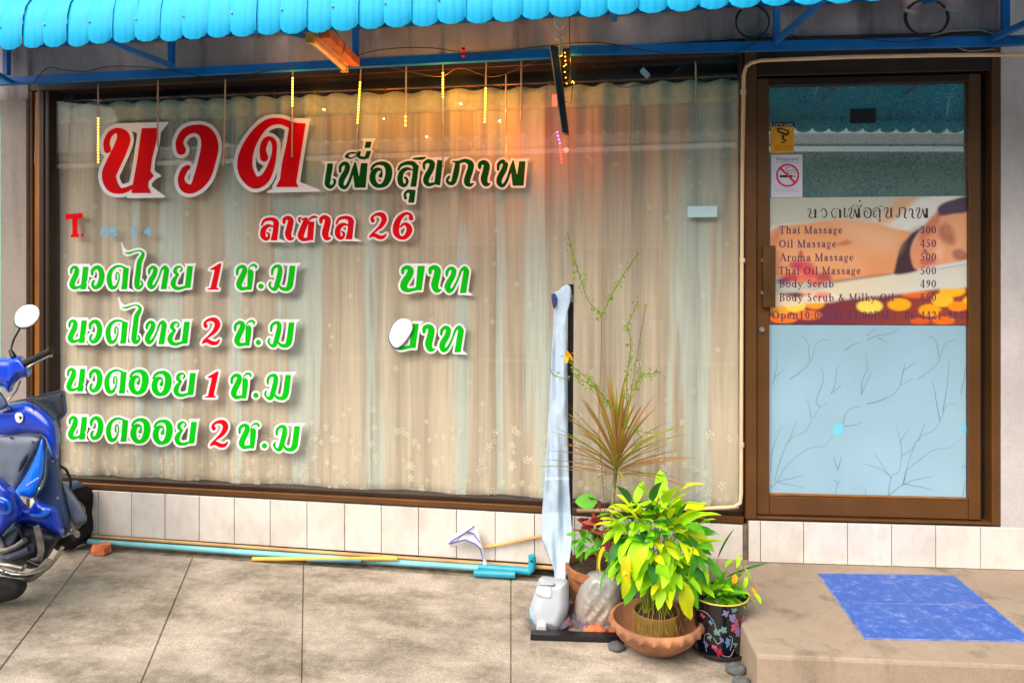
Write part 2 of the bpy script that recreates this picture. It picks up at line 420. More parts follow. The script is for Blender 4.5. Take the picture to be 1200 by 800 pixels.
def bl(u, v, z): return (bc[0]*(1-u)+bc[1]*u)*(1-v)+(bc[3]*(1-u)+bc[2]*u)*v+Vector((0, 0, z))
for iu in (0, .5):
    for iv in (0, .5):
        g2 = .005; u0, u1, v0, v1 = iu+g2, iu+.5-g2, iv+.011, iv+.5-.011
        MB().hexa([bl(u0, v1, -.005), bl(u1, v1, -.005), bl(u1, v0, -.005), bl(u0, v0, -.005), bl(u0, v1, .003), bl(u1, v1, .003), bl(u1, v0, .003), bl(u0, v0, .003)]).build('blue_tile', M['blue_tile'], st)
MB().hexa([bl(-.01, 1.01, -.004), bl(1.01, 1.01, -.004), bl(1.01, -.01, -.004), bl(-.01, -.01, -.004), bl(-.01, 1.01, .001), bl(1.01, 1.01, .001), bl(1.01, -.01, .001), bl(-.01, -.01, .001)]).build('tile_bed', mat('tile_bed', rgb(112, 124, 170), .8, .3, 30), st)

# ------------------------------------------------------------------ building
bd = empty('shop_building', (0, 0, 0), 'massage shop facade of stained grey concrete above a cream tiled plinth', 'building')
XL = P(36, 400, 0).x; XLp = P(6, 400, 0).x
zt = .285; ztr = .312; ztop = 2.50
MB().box(XL, FR.ox, .0, .25, ztop, 3.6).build('lintel_wall', M['lintel'], bd)
MB().fbox(FR, 0, 2.2, -.25, -.0, ztop+.0, 3.6).build('lintel_wall', M['lintel'], bd)
MB().box(XLp-1.5, XL, -.02, .3, P(20, 118, 0).z+.001, 3.6).build('lintel_wall', M['lintel'], bd)
MB().box(XLp, XL, -.03, .3, 0, P(20, 118, 0).z).build('pillar', M['pillar'], bd)
MB().box(XLp-3.2, XLp-.004, .08, .3, -.1, P(20, 118, 0).z).build('side_wall', mat('green_board', rgb(120, 205, 190), .6), bd)
a_r = FR.px(1169, 400, 0)[0]
m_ = MB(); m_.fbox(FR, a_r, a_r+2.4, -.25, .025, .0, ztop+.3); m_.build('right_wall', M['render_r'], bd)
# inside of the shop
ins = mat('interior_wall', rgb(70, 62, 54), .9)
MB().box(-3.6, 2.6, 2.2, 2.3, 0, 3).build('back_wall', ins, bd)
MB().box(-3.6, 2.6, .3, 2.2, 2.75, 2.85).build('ceiling', ins, bd)
MB().box(-3.6, 2.6, .3, 2.2, -.1, .02).build('interior_floor', ins, bd)
MB().box(-3.6, -3.5, .3, 2.2, 0, 2.8).build('inner_side_wall', ins, bd); MB().box(2.5, 2.6, .35, 2.2, 0, 2.8).build('inner_side_wall', ins, bd)
# plinth with single tiles
pl = MB().box(XL, FR.ox+.004, .0, .28, -.05, zt-.004).build('plinth', M['grout'], bd)
plr = MB().fbox(FR, .005, a_r+.22, -.28, -.0, 0, ztr-.004).build('plinth', M['grout'], bd)
edges = [P(x, 600, 0).x for x in (40, 78, 117, 156, 195, 235, 276, 318, 361, 405)]
sp = .172; e = edges[-1]
edges = [edges[1]-sp*2, edges[1]-sp]+edges[1:]
while e < FR.ox-.05: e += sp+.02; edges.append(e)
tset = []
for i in range(len(edges)-1):
    x0, x1 = max(edges[i], XL+.002)+.0015, min(edges[i+1], FR.ox-.004)-.0015
    if x1-x0 > .02: MB().bbox(F0, x0, x1, .001, .012+random.uniform(0, .0015), .045, zt-.006, .002).build('tile', M['tile'], pl)
redges = [.004]+[FR.px(x, 630, 0)[0] for x in (889, 939, 990, 1041, 1092, 1144, 1196)]
for i in range(len(redges)-1):
    MB().bbox(FR, redges[i]+.0015, redges[i+1]-.0015, .027, .036+random.uniform(0, .001), STZ+.002, ztr-.004, .002).build('tile', M['tile'], plr)
MB().fbox(FR, .004, a_r+.22, .001, .026, .0, ztr-.006).build('plinth_face', M['grout'], bd)

# ------------------------------------------------------------------ window
win = empty('shop_window', P(455, 590, -.02), 'wide bronze framed shop window with beige flowered curtains and Thai lettering on its glass', 'window')
wz0 = zt+.003; wz1 = ztop-.004; xa, xb = XL+.002, FR.ox-.010
B, BD, GO = M['bronze'], M['bronze_dark'], M['golden']
def fb(name, a0, a1, n0, n1, z0, z1, mt, par=win, fr=F0): return MB().bbox(fr, a0, a1, n0, n1, z0, z1, .003).build(name, mt, par)
fb('frame', xa, xb, -.10, -.055, wz0, wz0+.05, BD)
fb('sill_rail', xa, xb, -.054, .012, wz0, wz0+.028, B)
fb('sill_rail', xa, xb, -.054, -.012, wz0+.029, wz0+.05, BD)
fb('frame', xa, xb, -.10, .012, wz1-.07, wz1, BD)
xg = P(62, 400, 0).x
fb('jamb', xa, P(36+4, 400, 0).x, -.10, .014, wz0+.051, wz1-.071, B)
fb('jamb', P(40, 400, 0).x+.001, P(47, 400, 0).x, -.10, .002, wz0+.051, wz1-.071, GO)
fb('jamb', P(47, 400, 0).x+.001, P(53, 400, 0).x, -.10, .010, wz0+.051, wz1-.071, BD)
fb('jamb', P(53, 400, 0).x+.001, P(58, 400, 0).x, -.10, .004, wz0+.051, wz1-.071, BD)
fb('jamb', xb-.016, xb, -.10, .012, wz0+.051, wz1-.071, BD)
gx0, gx1 = P(58, 400, 0).x+.001, xb-.017
MB().box(gx0, gx1, .024, .030, wz0+.051, wz1-.071).build('glass_pane', glass_mat('window_glass', (.97, .985, .975, 1), .03, 0, ((.7, .72, .72, 1), .02)), win)
GN = -.021   # lettering sits on the outer face (normal offset of glass face is -.024)

# curtain rods and rings
rd = empty('curtain_rod', P(460, 105, .1), 'long thin brass curtain rod with rings across the top of the window', 'curtain rod')
ra, rb = P(72, 119, .105), P(870, 89, .105)
M['brass'] = mat('brass', rgb(150, 105, 50), .4, .2, 10, metal=.6)
MB().tube([ra, rb], .006, 8).build('rod', M['brass'], rd)
for k in range(30):
    s = (k+.5)/30; c = ra*(1-s)+rb*s; t_ = MB()
    t_.tube([c+Vector((0, math.cos(a)*.011, math.sin(a)*.013-.004)) for a in [2*math.pi*q/12 for q in range(13)]], .002, 5, False)
    t_.tube([c+Vector((0, 0, -.017)), c+Vector((0, 0, -.035))], .0015, 5)
    t_.build('ring', M['brass'], rd, True)

# curtains
def fold(x):
    w1 = math.sin(x*43+1.6*math.sin(x*3.1)); w2 = math.sin(x*15+2.6*math.sin(x*2.3)+1)
    return w1, w2
def curtain_mat():
    m, t, b, v = newm('sheer_curtain')
    sx = N(t, 'ShaderNodeSeparateXYZ'); t.links.new(v, sx.inputs[0])
    cx = N(t, 'ShaderNodeCombineXYZ'); t.links.new(sx.outputs[0], cx.inputs[0])
    z2 = N(t, 'ShaderNodeMath', operation='MULTIPLY'); z2.inputs[1].default_value = .035; t.links.new(sx.outputs[2], z2.inputs[0]); t.links.new(z2.outputs[0], cx.inputs[2])
    a = noise(t, cx.outputs[0], 5.5, 3, .55); a2 = noise(t, cx.outputs[0], 17, 2, .5)
    c = mixc(t, ramp(t, a2, .35, .65), rgb(212, 194, 172), rgb(182, 163, 144))
    c = mixc(t, ramp(t, a, .545, .575, 0, .9), c, rgb(196, 202, 194))
    c = mixc(t, ramp(t, a2, .66, .70, 0, .5), c, rgb(156, 132, 108))  # darker bands put fold shade into the fabric colour
    a3 = noise(t, cx.outputs[0], 70, 2, .5); c = mixc(t, ramp(t, a3, .4, .62, 0, .22), c, rgb(150, 132, 114))  # fine vertical lines, finer fold shading painted in
    wv = noise(t, mapv(t, v, (300, 300, 300)), 1, 2)
    c = mixc(t, ramp(t, wv, .3, .7, 0, .12), c, rgb(150, 138, 120))
    t.links.new(c, b.inputs['Base Color']); b.inputs['Roughness'].default_value = .9
    b.inputs['Sheen Weight'].default_value = .2; bumpn(t, b, wv, .1, .002); return m
M['curtain'] = curtain_mat()
M['header'] = mat('curtain_header', rgb(190, 190, 165), .9, .1, 30)
M['embro'] = mat('embroidery', rgb(230, 222, 198), .8, .1, 30)
def cdepth(x, s):   # s 0 top .. 1 bottom
    w1, w2 = fold(x); return .067+.014*w1*max(.25, 1-2.2*s)+.018*w2*(.35+.65*s)+.0015*math.sin(x*91)
def curtain(x0, x1, label, seed, off=0):
    R = random.Random(seed)
    zt_ = lambda x: (rb.z-ra.z)*(x-ra.x)/(rb.x-ra.x)+ra.z-.03
    zb = wz0+.012; cu = empty('curtain', ((x0+x1)/2, .075, zb), label, 'curtain', 'curtains behind the shop window')
    nx = int((x1-x0)/.007); nz = 26; V = []; Fc = []
    for i in range(nx+1):
        x = x0+(x1-x0)*i/nx; w1, w2 = fold(x)
        for k in range(nz+1):
            s = k/nz; z = zt_(x)*(1-s)+zb*s
            if k == 0: z += .006*math.cos(x*43+1.6*math.sin(x*3.1))
            V.append((x+.012*math.sin(s*3+x*5)*s, cdepth(x, s)-off, z))
    for i in range(nx):
        for k in range(nz): a = i*(nz+1)+k; Fc.append((a, a+1, a+nz+2, a+nz+1))
    o = mesh_obj('drape', V, Fc, M['curtain'], cu, True)
    sm = o.modifiers.new('thick', 'SOLIDIFY'); sm.thickness = .0015
    # stiff heading band, a little in front of the drape
    V = []; Fc = []
    for i in range(nx+1):
        x = x0+(x1-x0)*i/nx
        for k in range(4):
            s = k/3*.052; z = zt_(x)*(1-s)+zb*s
            if k == 0: z += .006*math.cos(x*43+1.6*math.sin(x*3.1))
            V.append((x, cdepth(x, 0)-.004-off, z))
    for i in range(nx):
        for k in range(3): a = i*4+k; Fc.append((a, a+1, a+5, a+4))
    o = mesh_obj('heading_band', V, Fc, M['header'], cu, True); sm = o.modifiers.new('thick', 'SOLIDIFY'); sm.thickness = .001
    # embroidered flowers: ring shaped five petal outlines
    m_ = MB()
    def flower(x, z, r, rot):
        s_ = max(0, min(1, (zt_(x)-z)/(zt_(x)-zb)))
        pts_o = []; pts_i = []
        for q in range(20):
            a = rot+2*math.pi*q/20; rr_ = r*(.78+.28*math.cos(5*(a-rot)))
            for lst, f in ((pts_o, 1), (pts_i, .70)):
                xx = x+math.cos(a)*rr_*f*.85; lst.append((xx, cdepth(xx, s_)-.0035-off, z+math.sin(a)*rr_*f))
        m_.add(pts_o+pts_i, [(q, (q+1) % 20, 20+(q+1) % 20, 20+q) for q in range(20)])
        c = [(x+math.cos(a)*r*.25, cdepth(x, s_)-.0035-off, z+math.sin(a)*r*.25) for a in [2*math.pi*q/6 for q in range(6)]]; m_.add(c, [tuple(range(6))])
    ar = (x1-x0)
    for k in range(int(ar*26)):
        flower(R.uniform(x0+.03, x1-.03), R.uniform(zb+.35, zt_(x0)-.28), R.uniform(.012, .018), R.uniform(0, 6))
    for k in range(int(ar*75)):
        u = R.random()**1.5; flower(R.uniform(x0+.03, x1-.03), zb+.03+u*.34, R.uniform(.012, .024), R.uniform(0, 6))
    tag(m_.build('embroidery', M['embro'], cu), kind='stuff')
xm = P(652, 300, .08).x
curtain(P(66, 300, .1).x, xm-.002, 'wide beige flowered sheer curtain left of the black banner pole, behind the Thai lettering', 3)
curtain(xm-.035, P(872, 300, .08).x-.0, 'narrower beige flowered sheer curtain between the black banner pole and the door', 5, .006)

# ------------------------------------------------------------------ door bay
dr = empty('shop_door', FR.at(1020, 608, 0), 'bronze framed glass door with poster, stickers and pale blue frosted lower panel', 'door')
dz0 = ztr+.002; dz1 = ztop-.003
A = lambda x, n=0: FR.px(x, 400, n)[0]
Z = lambda x, y, n=0: FR.px(x, y, n)[1]
zb_ = dz0+.012
fb('jamb', -.008, A(885), -.10, .03, dz0, dz1, B, dr, FR)
fb('jamb', A(1158), A(1168), -.10, .03, dz0, dz1, B, dr, FR)
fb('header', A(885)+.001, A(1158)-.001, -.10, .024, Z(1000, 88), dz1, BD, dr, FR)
fb('threshold', A(885)+.001, A(1158)-.001, -.10, .028, dz0, dz0+.012, B, dr, FR)
lf0, lf1 = A(887, .01), A(1150, .01); g0, g1 = A(901, 0), A(1134.5, 0)
zlt, zlb = Z(1000, 90), dz0+.016; zg1, zg0 = Z(1000, 99), Z(1000, 583)
fb('stile', lf0, g0, -.045, .008, zlb, zlt, B, dr, FR)
fb('stile', g1, lf1, -.045, .008, zlb, zlt, B, dr, FR)
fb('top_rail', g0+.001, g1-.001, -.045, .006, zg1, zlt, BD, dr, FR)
fb('bottom_rail', g0+.001, g1-.001, -.045, .006, zlb, zg0, B, dr, FR)
fb('bead', g0+.001, g1-.001, -.02, .002, zg0+.001, zg0+.010, GO, dr, FR)
MB().fbox(FR, lf1+.002, A(1158)-.002, -.09, -.03, dz0+.013, Z(1000, 88)-.002).build('gap_shade', M['blackm'], dr)  # black strip: shade of the open gap beside the leaf, as colour
zf = Z(1000, 381)
def speck():
    m, t, b, v = newm('teal_film'); n1 = noise(t, v, 90, 4, .7); n2 = noise(t, v, 4, 5)
    c = mixc(t, ramp(t, n1, .35, .65), rgb(36, 84, 82), rgb(76, 124, 116)); c = mixc(t, ramp(t, n2, .4, .7, 0, .6), c, rgb(88, 124, 112))
    t.links.new(c, b.inputs['Base Color']); b.inputs['Roughness'].default_value = .08
    b.inputs['Specular IOR Level'].default_value = 1.0; b.inputs['Coat Weight'].default_value = 1; b.inputs['Coat Roughness'].default_value = .012; b.inputs['Coat IOR'].default_value = 2.5; return m
MB().fbox(FR, g0+.001, g1-.001, -.022, -.016, zf, zg1-.001).build('glass_pane', speck(), dr)
MB().fbox(FR, g0+.001, g1-.001, -.022, -.016, zg0+.001, zf-.001).build('frosted_panel', mat('frosted_blue', rgb(146, 182, 200), .3, .05, 3, coat=.4), dr)
# branch print on the frosted panel
br = MB()
def ribbon(pts, w0, w1, n=-.0155):
    L = len(pts); vs = []
    for i, (x, y) in enumerate(pts):
        a = pts[max(i-1, 0)]; b = pts[min(i+1, L-1)]; dx, dy = b[0]-a[0], b[1]-a[1]; q = math.hypot(dx, dy) or 1
        wd = (w0+(w1-w0)*i/(L-1))/2; nx_, ny_ = -dy/q*wd, dx/q*wd
        for s in (-1, 1):
            X_ = min(max(x+nx_*s, 903), 1133); Y_ = min(max(y+ny_*s, 383), 581)
            vs.append(FR.at(X_, Y_, n))
    br.add(vs, [(2*i, 2*i+1, 2*i+3, 2*i+2) for i in range(L-1)])
zc = lambda q: [(895+x/3.808, 380+y/3.808) for x, y in q]
BR = [[(20,735),(55,705),(100,635),(160,580),(210,550),(270,540),(310,490)],[(50,700),(60,650),(110,520),(180,480),(215,430),(250,370),(282,355)],[(210,420),(200,350),(180,330)],
 [(250,370),(235,340),(265,250),(255,190)],[(60,700),(100,690),(150,680),(190,670)],[(60,705),(120,715),(180,730)],[(115,245),(180,200),(215,150),(240,80),(290,70)],[(205,160),(195,80),(160,50)],
 [(300,310),(320,260),(325,190),(340,180)],[(310,305),(345,270)],[(435,315),(440,250),(465,190),(455,140)],[(435,310),(465,250),(480,210)],[(350,450),(375,385),(430,365)],[(350,455),(400,450),(440,435)],
 [(460,355),(520,340),(580,310),(615,270),(670,240)],[(610,270),(630,170)],[(620,210),(680,168)],[(460,70),(510,50),(570,40),(600,15)],[(360,118),(400,90),(435,85)],[(460,50),(500,15)],[(510,60),(550,80)],
 [(685,245),(750,200),(785,155),(810,85),(860,70)],[(785,150),(765,70),(730,50)],[(555,770),(570,680),(605,650),(615,560),(600,480),(590,440)],[(570,685),(530,630),(490,570)],[(560,670),(510,640),(450,622)],
 [(615,590),(680,540)],[(605,530),(650,460)],[(555,765),(620,715),(690,690),(750,680)],[(620,715),(640,650),(700,600),(760,560),(830,550),(885,500)],[(625,700),(650,600),(690,510),(760,470),(790,420),(820,360),(858,355)],
 [(785,425),(770,340),(750,240)],[(800,390),(815,300),(830,160)],[(690,520),(720,440)],[(625,712),(700,725),(760,742)],[(315,765),(330,710),(345,690)],[(330,710),(305,690)],[(330,650),(310,590)],[(332,645),(348,590)],
 [(30,660),(35,580),(70,470),(90,455)],[(40,270),(55,200),(60,150)],[(45,240),(90,200)],[(890,765),(900,700)],[(885,640),(905,620)],[(880,310),(895,230),(905,180)],[(110,530),(150,420)],[(455,760),(450,730)]]
for q in BR:
    c = cr([(x, y, 0) for x, y in zc(q)], 3)[:, :2]; c = c+rng.normal(0, .25, c.shape); ribbon([tuple(v) for v in c], 1.25, .5)
br.build('branch_print', mat('branch_ink', rgb(118, 150, 168), .5), dr)
sq = MB()
for x, y, r in ((982, 503, 6), (1132, 503, 5)):
    sq.add([FR.at(x+a, y+b, -.0150) for a, b in ((-r, -r), (r if x < 1100 else 1.5, -r), (r if x < 1100 else 1.5, r), (-r, r))], [(3, 2, 1, 0)])
sq.build('flower_print', mat('flower_ink', rgb(112, 198, 222), .5), dr)
# handle, bolts, lock
h_ = MB().bbox(FR, A(894, .03), A(908, .03), .018, .045, Z(900, 360, .03), Z(900, 288, .03), .004).build('handle', mat('brown_handle', rgb(92, 62, 30), .35, .25, 8, metal=.2), dr)
for y in (305, 343): MB().tube([FR.at(894, y, .008), FR.at(894, y, .03)], .008, 10).build('bolt', M['steel'], h_, auto=40)
MB().tube([FR.at(893, 386, .008), FR.at(893, 386, .022)], [.014, .012], 14).build('lock', M['steel'], dr, auto=40)
# small black plate
tag(MB().fbox(FR, A(998), A(1027.5), -.0155, -.012, Z(1000, 144), Z(1000, 127)).build('door_plate', M['blackp']), 'small plain black plate stuck near the top of the door glass', 'plate')
tag(MB().fbox(F0, P(806, 0, -.0).x+.0, P(841, 0, 0).x, -.0235, -.020, P(820, 254, 0).z, P(820, 241, 0).z).build('blank_sticker', mat('pale_blue_paper', rgb(190, 222, 228), .7, .03)), 'small blank pale blue sticker on the window left of the door', 'sticker')
# ------------------------------------------------------------------ Thai lettering drawn with a broad pen
# glyph: units per photo px at the size it was traced, left x, baseline y, strokes, filled polygons, extra polygons of the white edge
GL = {
'no': (7.5, 85, 440, [[(98,302,16),(102,268,24),(126,246,26),(150,264,36),(142,312,46),(118,362,46),(106,402,46),(125,426,36),(160,424,24),(192,406,16)]], [[(205,243),(252,243),(240,362),(228,380),(238,396),(228,442),(180,442),(190,370)]], [[(140,224),(262,222),(250,250),(205,262)],[(175,452),(262,455),(228,418)]]),
'wo': (7.5, 270, 440, [[(284,312,20),(288,275,30),(320,248,32),(352,262,44),(368,310,48),(360,370,48),(338,412,42),(305,428,28),(287,405,24),(292,374,22),(304,364,14)]], [], []),
'do': (7.5, 415, 440, [[(497,352,18),(496,312,14),(508,292,12),(522,320,12),(515,372,14),(490,420,26),(455,425,38),(438,385,44),(434,330,42),(452,278,32),(488,246,24),(530,238,20),(570,252,18)]], [[(558,246),(608,254),(590,442),(538,442),(548,385)]], [[(530,452),(655,458),(585,420)]]),
'ai': (7.5, 570, 440, [[(575,122,8),(612,124,18),(650,110,14),(700,102,14),(732,126,26),(722,160,36),(700,205,44),(688,300,46),(678,380,48),(682,420,42),(705,426,28),(726,398,18),(716,372,18)]], [], [[(543,34),(560,75),(590,105),(620,140),(590,150),(560,125)]]),
'tho': (7.5, 770, 440, [[(784,305,18),(788,272,26),(814,247,28),(840,264,38),(830,312,42),(800,362,46),(790,400,46),(806,426,34),(838,402,22),(872,332,16),(896,268,20),(925,248,34),(940,272,42)]], [[(918,258),(962,270),(936,442),(886,442)]], [[(885,452),(985,458),(935,420)]]),
'yo': (7.5, 980, 438, [[(1062,282,18),(1074,262,16),(1052,242,18),(1020,258,30),(1013,290,34),(1040,314,20)],[(1040,314,18),(1010,350,36),(996,388,46),(1008,422,38),(1045,434,30),(1090,424,24),(1122,414,16)]], [[(1120,238),(1171,238),(1148,430),(1096,432)]], [[(1100,220),(1196,217),(1160,262)]]),
'cho': (9.23, 470, 455, [[(488,290,26),(492,238,32),(530,206,38),(566,218,48),(566,262,58),(530,340,62),(508,400,62),(530,442,44),(580,440,36),(626,430,26)],[(607,245,10),(630,202,16),(665,188,28),(694,204,24),(688,226,12)]], [[(603,252),(640,232),(665,260),(662,330),(642,457),(596,457),(600,330)]], []),
'dot': (9.23, 715, 455, [[(745,418,58),(746,419,58)]], [], []),
'mo': (9.23, 832, 455, [[(866,292,22),(870,242,30),(900,206,32),(944,206,42),(953,255,52),(933,350,56),(908,430,50),(888,453,38),(852,436,24),(838,402,26),(850,374,20)],[(945,415,22),(975,445,36),(1035,448,46),(1060,415,40)]], [[(1057,196),(1119,198),(1095,400),(1078,445),(1030,460),(1020,420),(1032,380)]], [[(950,172),(1172,170),(1122,215)]]),
'1': (9.23, 162, 455, [], [[(190,236),(288,176),(319,169),(264,430),(290,445),(290,456),(163,456),(165,445),(200,435),(244,242),(200,243)]], []),
'2': (6.956, 138, 725, [[(176,572,34),(170,545,22),(205,520,24),(252,522,42),(272,560,46),(248,612,36),(205,652,20),(162,690,14),(150,712,14)],[(160,702,20),(190,692,32),(230,710,36),(265,708,28),(290,682,10)]], [], []),
'6': (6, 1000, 240, [[(1120,95,34),(1113,68,20),(1080,62,22),(1038,95,36),(1016,150,46),(1016,200,42),(1045,231,26),(1082,224,32),(1108,182,42),(1098,146,32),(1070,134,20),(1046,156,12)]], [], []),
'oo': (8.42, 535, 585, [[(640,472,38),(652,432,16),(638,410,24),(600,412,40),(566,452,56),(562,510,60),(590,558,50),(640,572,38),(692,540,60),(720,465,68),(716,396,64),(680,356,46),(620,350,30),(572,372,28),(547,410,22)]], [], []),
'bo': (6.4, 80, 265, [[(104,127,22),(108,98,28),(138,84,32),(163,104,44),(154,142,50),(120,195,54),(112,234,50),(140,256,32),(185,250,26),(232,240,20)]], [[(216,74),(271,74),(246,258),(200,255)]], [[(150,60),(302,58),(262,95)]]),
'aa': (6.4, 298, 268, [[(312,127,24),(315,98,32),(345,84,34),(368,108,48),(360,160,52),(347,212,54),(355,250,44),(376,260,24),(394,252,10)]], [], []),
'e': (8.42, 72, 600, [[(142,378,54),(128,450,56),(118,520,56),(116,558,50),(145,582,36),(180,558,26),(190,522,26),(176,508,20)]], [[(115,350),(169,350),(152,470),(100,470)]], [[(66,330),(218,330),(180,372),(100,372)]]),
'pho': (8.42, 218, 590, [[(240,432,24),(245,378,32),(285,350,38),(313,376,50),(300,432,54),(257,510,56),(252,566,48),(290,588,34),(330,530,28),(372,400,24),(390,350,14)]], [[(380,338),(398,343),(427,490),(447,348),(512,348),(492,590),(384,590),(366,440)]], [[(420,330),(545,325),(500,370)]]),
'ii': (8.42, 280, 300, [[(305,280,36),(325,254,20),(375,245,18),(412,258,12)],[(300,283,28),(350,300,14),(400,276,14),(440,292,28),(488,298,28)]], [[(500,228),(547,228),(522,302),(478,306)],[(412,230),(448,230),(436,280),(402,270)]], []),
'ek': (8.42, 480, 196, [], [[(496,135),(552,135),(536,196),(480,196)]], [[(455,110),(588,107),(560,140),(490,140)]]),
'so': (8.42, 798, 580, [[(815,412,20),(840,370,28),(900,346,36),(960,352,46),(988,392,56)],[(952,412,12),(900,402,32),(852,432,46),(832,490,54),(842,548,50),(880,568,30),(903,530,28),(893,498,24),(880,490,20)],[(960,303,14),(1020,302,28),(1062,298,24),(1082,288,10)]], [[(962,345),(1018,372),(990,580),(934,580),(955,450)]], []),
'u': (8.42, 868, 735, [[(886,692,30),(880,652,26),(910,624,32),(950,634,44)]], [[(922,606),(986,612),(970,737),(912,737),(926,650)]], []),
'kho': (8.42, 45, 570, [[(60,402,22),(60,352,28),(98,328,38),(138,347,50),(130,400,56),(87,480,58),(78,530,52),(105,558,38),(150,550,30)]], [[(190,315),(246,320),(216,567),(158,556)]], [[(130,296),(302,290),(240,350)]]),
'pho2': (8.42, 272, 570, [[(304,482,24),(286,518,28),(306,546,32),(345,538,44),(365,480,54),(382,400,54),(388,350,44)],[(340,332,10),(400,337,30),(460,322,36),(516,350,56),(518,400,60),(492,480,62),(482,538,58),(510,563,36),(548,548,12)]], [], []),
'lo': (6, 58, 250, [[(70,142,14),(88,110,20),(130,99,24),(163,110,34),(172,132,40)],[(150,152,10),(115,147,24),(84,172,36),(78,214,38),(96,240,26),(116,233,20),(121,207,16),(108,197,14)]], [[(152,104),(192,128),(178,250),(132,250),(148,180)]], [[(130,258),(240,262),(180,235)]]),
'so2': (6, 325, 250, [[(337,122,12),(332,98,16),(345,90,12)],[(352,104,12),(382,98,22),(374,132,40),(352,188,44),(344,222,42),(365,243,28),(410,238,22)],[(402,110,10),(415,92,16),(443,84,18),(460,90,10)]], [[(398,116),(441,118),(430,252),(388,240)]], []),
'Bno': (6.667, 120, 710, [[(172,370,56),(166,312,48),(196,246,44),(252,222,44),(298,275,102),(270,370,112),(218,480,116),(184,570,112),(208,650,100),(268,690,50),(320,682,40),(362,660,30)]], [[(440,203),(565,200),(556,300),(520,440),(510,540),(536,574),(495,618),(490,660),(517,709),(360,709),(368,650),(400,480),(426,300)]], [[(255,172),(642,160),(570,250),(420,240)],[(520,530),(586,575),(520,606)],[(330,742),(617,737),(505,655)]]),
'Bwo': (6.667, 700, 710, [[(748,374,74),(736,308,58),(780,235,64),(860,208,66),(938,240,104),(972,330,134),(950,460,136),(912,580,126),(850,668,74),(782,668,74),(748,605,52),(772,532,50),(802,508,38)]], [], []),
'Bdo': (6.667, 1185, 660, [[(1397,432,62),(1386,372,50),(1402,312,50),(1436,280,30),(1474,316,40),(1474,400,38),(1450,500,56),(1400,596,78),(1322,626,98),(1258,550,118),(1247,450,116),(1282,335,96),(1352,226,76),(1432,160,62),(1522,148,50),(1602,176,54)]], [[(1560,140),(1650,160),(1722,165),(1655,580),(1648,625),(1666,662),(1488,662),(1520,600),(1535,480),(1575,300),(1590,200)]], [[(1600,128),(1754,135),(1715,190)],[(1425,700),(1827,690),(1630,610)]]),
}
FILL = {'green': mat('green_vinyl', rgb(0, 182, 14), .6, .03, 8, spec=.08), 'dark': mat('dark_green_vinyl', rgb(0, 72, 8), .6, .03, 8, spec=.08), 'red': mat('red_vinyl', rgb(214, 0, 14), .6, .03, 8, spec=.08)}
LC = [0]
def letter(name, g, lx, by, par, fill, size=1.0, edge=2.3, thin=1.0, shear=0, plane=None, outline=True, h=None, sx_=1.0):
    u, gx, gb, sts, pls, wh = GL[g]; k = size/u
    kx_ = sx_*k; tf = lambda x, y: (lx+((x-gx)+(y-gb)*shear)*kx_, by+(y-gb)*k)
    S = [[tf(x, y)+(w_*k*thin,) for x, y, w_ in s] for s in sts]
    Pp = [[tf(x, y) for x, y in q] for q in pls]; Wp = [[tf(x, y) for x, y in q] for q in wh]
    al = [q[:2] for s in S for q in s]+[q for s in Pp+(Wp if outline else []) for q in s]
    a = np.array(al); pad = edge+max([q[2] for s in S for q in s]+[0])/2+1.5
    x0, y0 = a.min(0)-pad; x1, y1 = a.max(0)+pad; h = h or (.55 if (x1-x0) < 60 else .8)
    X, Y = np.meshgrid(np.arange(x0, x1, h), np.arange(y0, y1, h)); d = np.full(X.shape, 1e9)
    for s in S: d = np.minimum(d, sd_stroke(s, X, Y, .4))
    for q in Pp: d = np.minimum(d, sd_poly(q, X, Y)+(0 if thin == 1 else .42))
    plane = plane or (lambda x, y, n: P(x, y, -n))
    V, Fc = ms(d, x0, y0, h); n0 = -.0195; LC[0] += 1
    o = mesh_obj('letter', [plane(x, y, n0) for x, y in V], [tuple(reversed(f)) for f in Fc], fill, par)
    if outline:
        for q in Wp: d = np.minimum(d, sd_poly(q, X, Y)+edge*.75)
        V, Fc = ms(d-edge, x0, y0, h)
        mesh_obj('outline', [plane(x, y, n0-.0012-.00006*(LC[0] % 8)) for x, y in V], [tuple(reversed(f)) for f in Fc], M['white'], o)
    return o
def line(label, items, fill, edge=2.3, at_=(100, 300)):
    e = empty('window_lettering', P(at_[0], at_[1], .02), label, 'lettering', 'lettering on the shop window')
    for it in items:
        g, x, y = it[:3]; s = it[3] if len(it) > 3 else 1; f = it[4] if len(it) > 4 else fill
        letter('l', g, x, y, e, FILL[f], s, edge, sx_=.87 if (g == 'oo' and s == .97) else 1.0)
    return e
line('largest red Thai word with white edges, at the top left of the window', [('Bno', 118, 226.5), ('Bwo', 205, 226.5), ('Bdo', 277.8, 219)], 'red', 4.2, (235, 228))
line('dark green Thai words with pale edges, right of the big red word', [('e', 378.5, 221.3), ('pho', 395.9, 220), ('ii', 403.3, 185.6), ('ek', 427, 173.3), ('oo', 433.5, 219.5), ('so', 464.8, 218.9), ('u', 473.1, 237.3), ('kho', 495.3, 217.7), ('pho2', 522.3, 217.7), ('aa', 560, 217.5, .95), ('pho', 581, 217.7)], 'dark', 2.4, (500, 222))
line('red Thai street name and number 26 with pale edges, below the top words', [('lo', 304.7, 281.7), ('aa', 330.8, 281, .9), ('so2', 349.2, 281.7), ('aa', 374, 280.8, .92), ('lo', 392.2, 280.5, 1.02), ('2', 431.5, 280, .97), ('6', 461.7, 280)], 'red', 2.1, (400, 284))
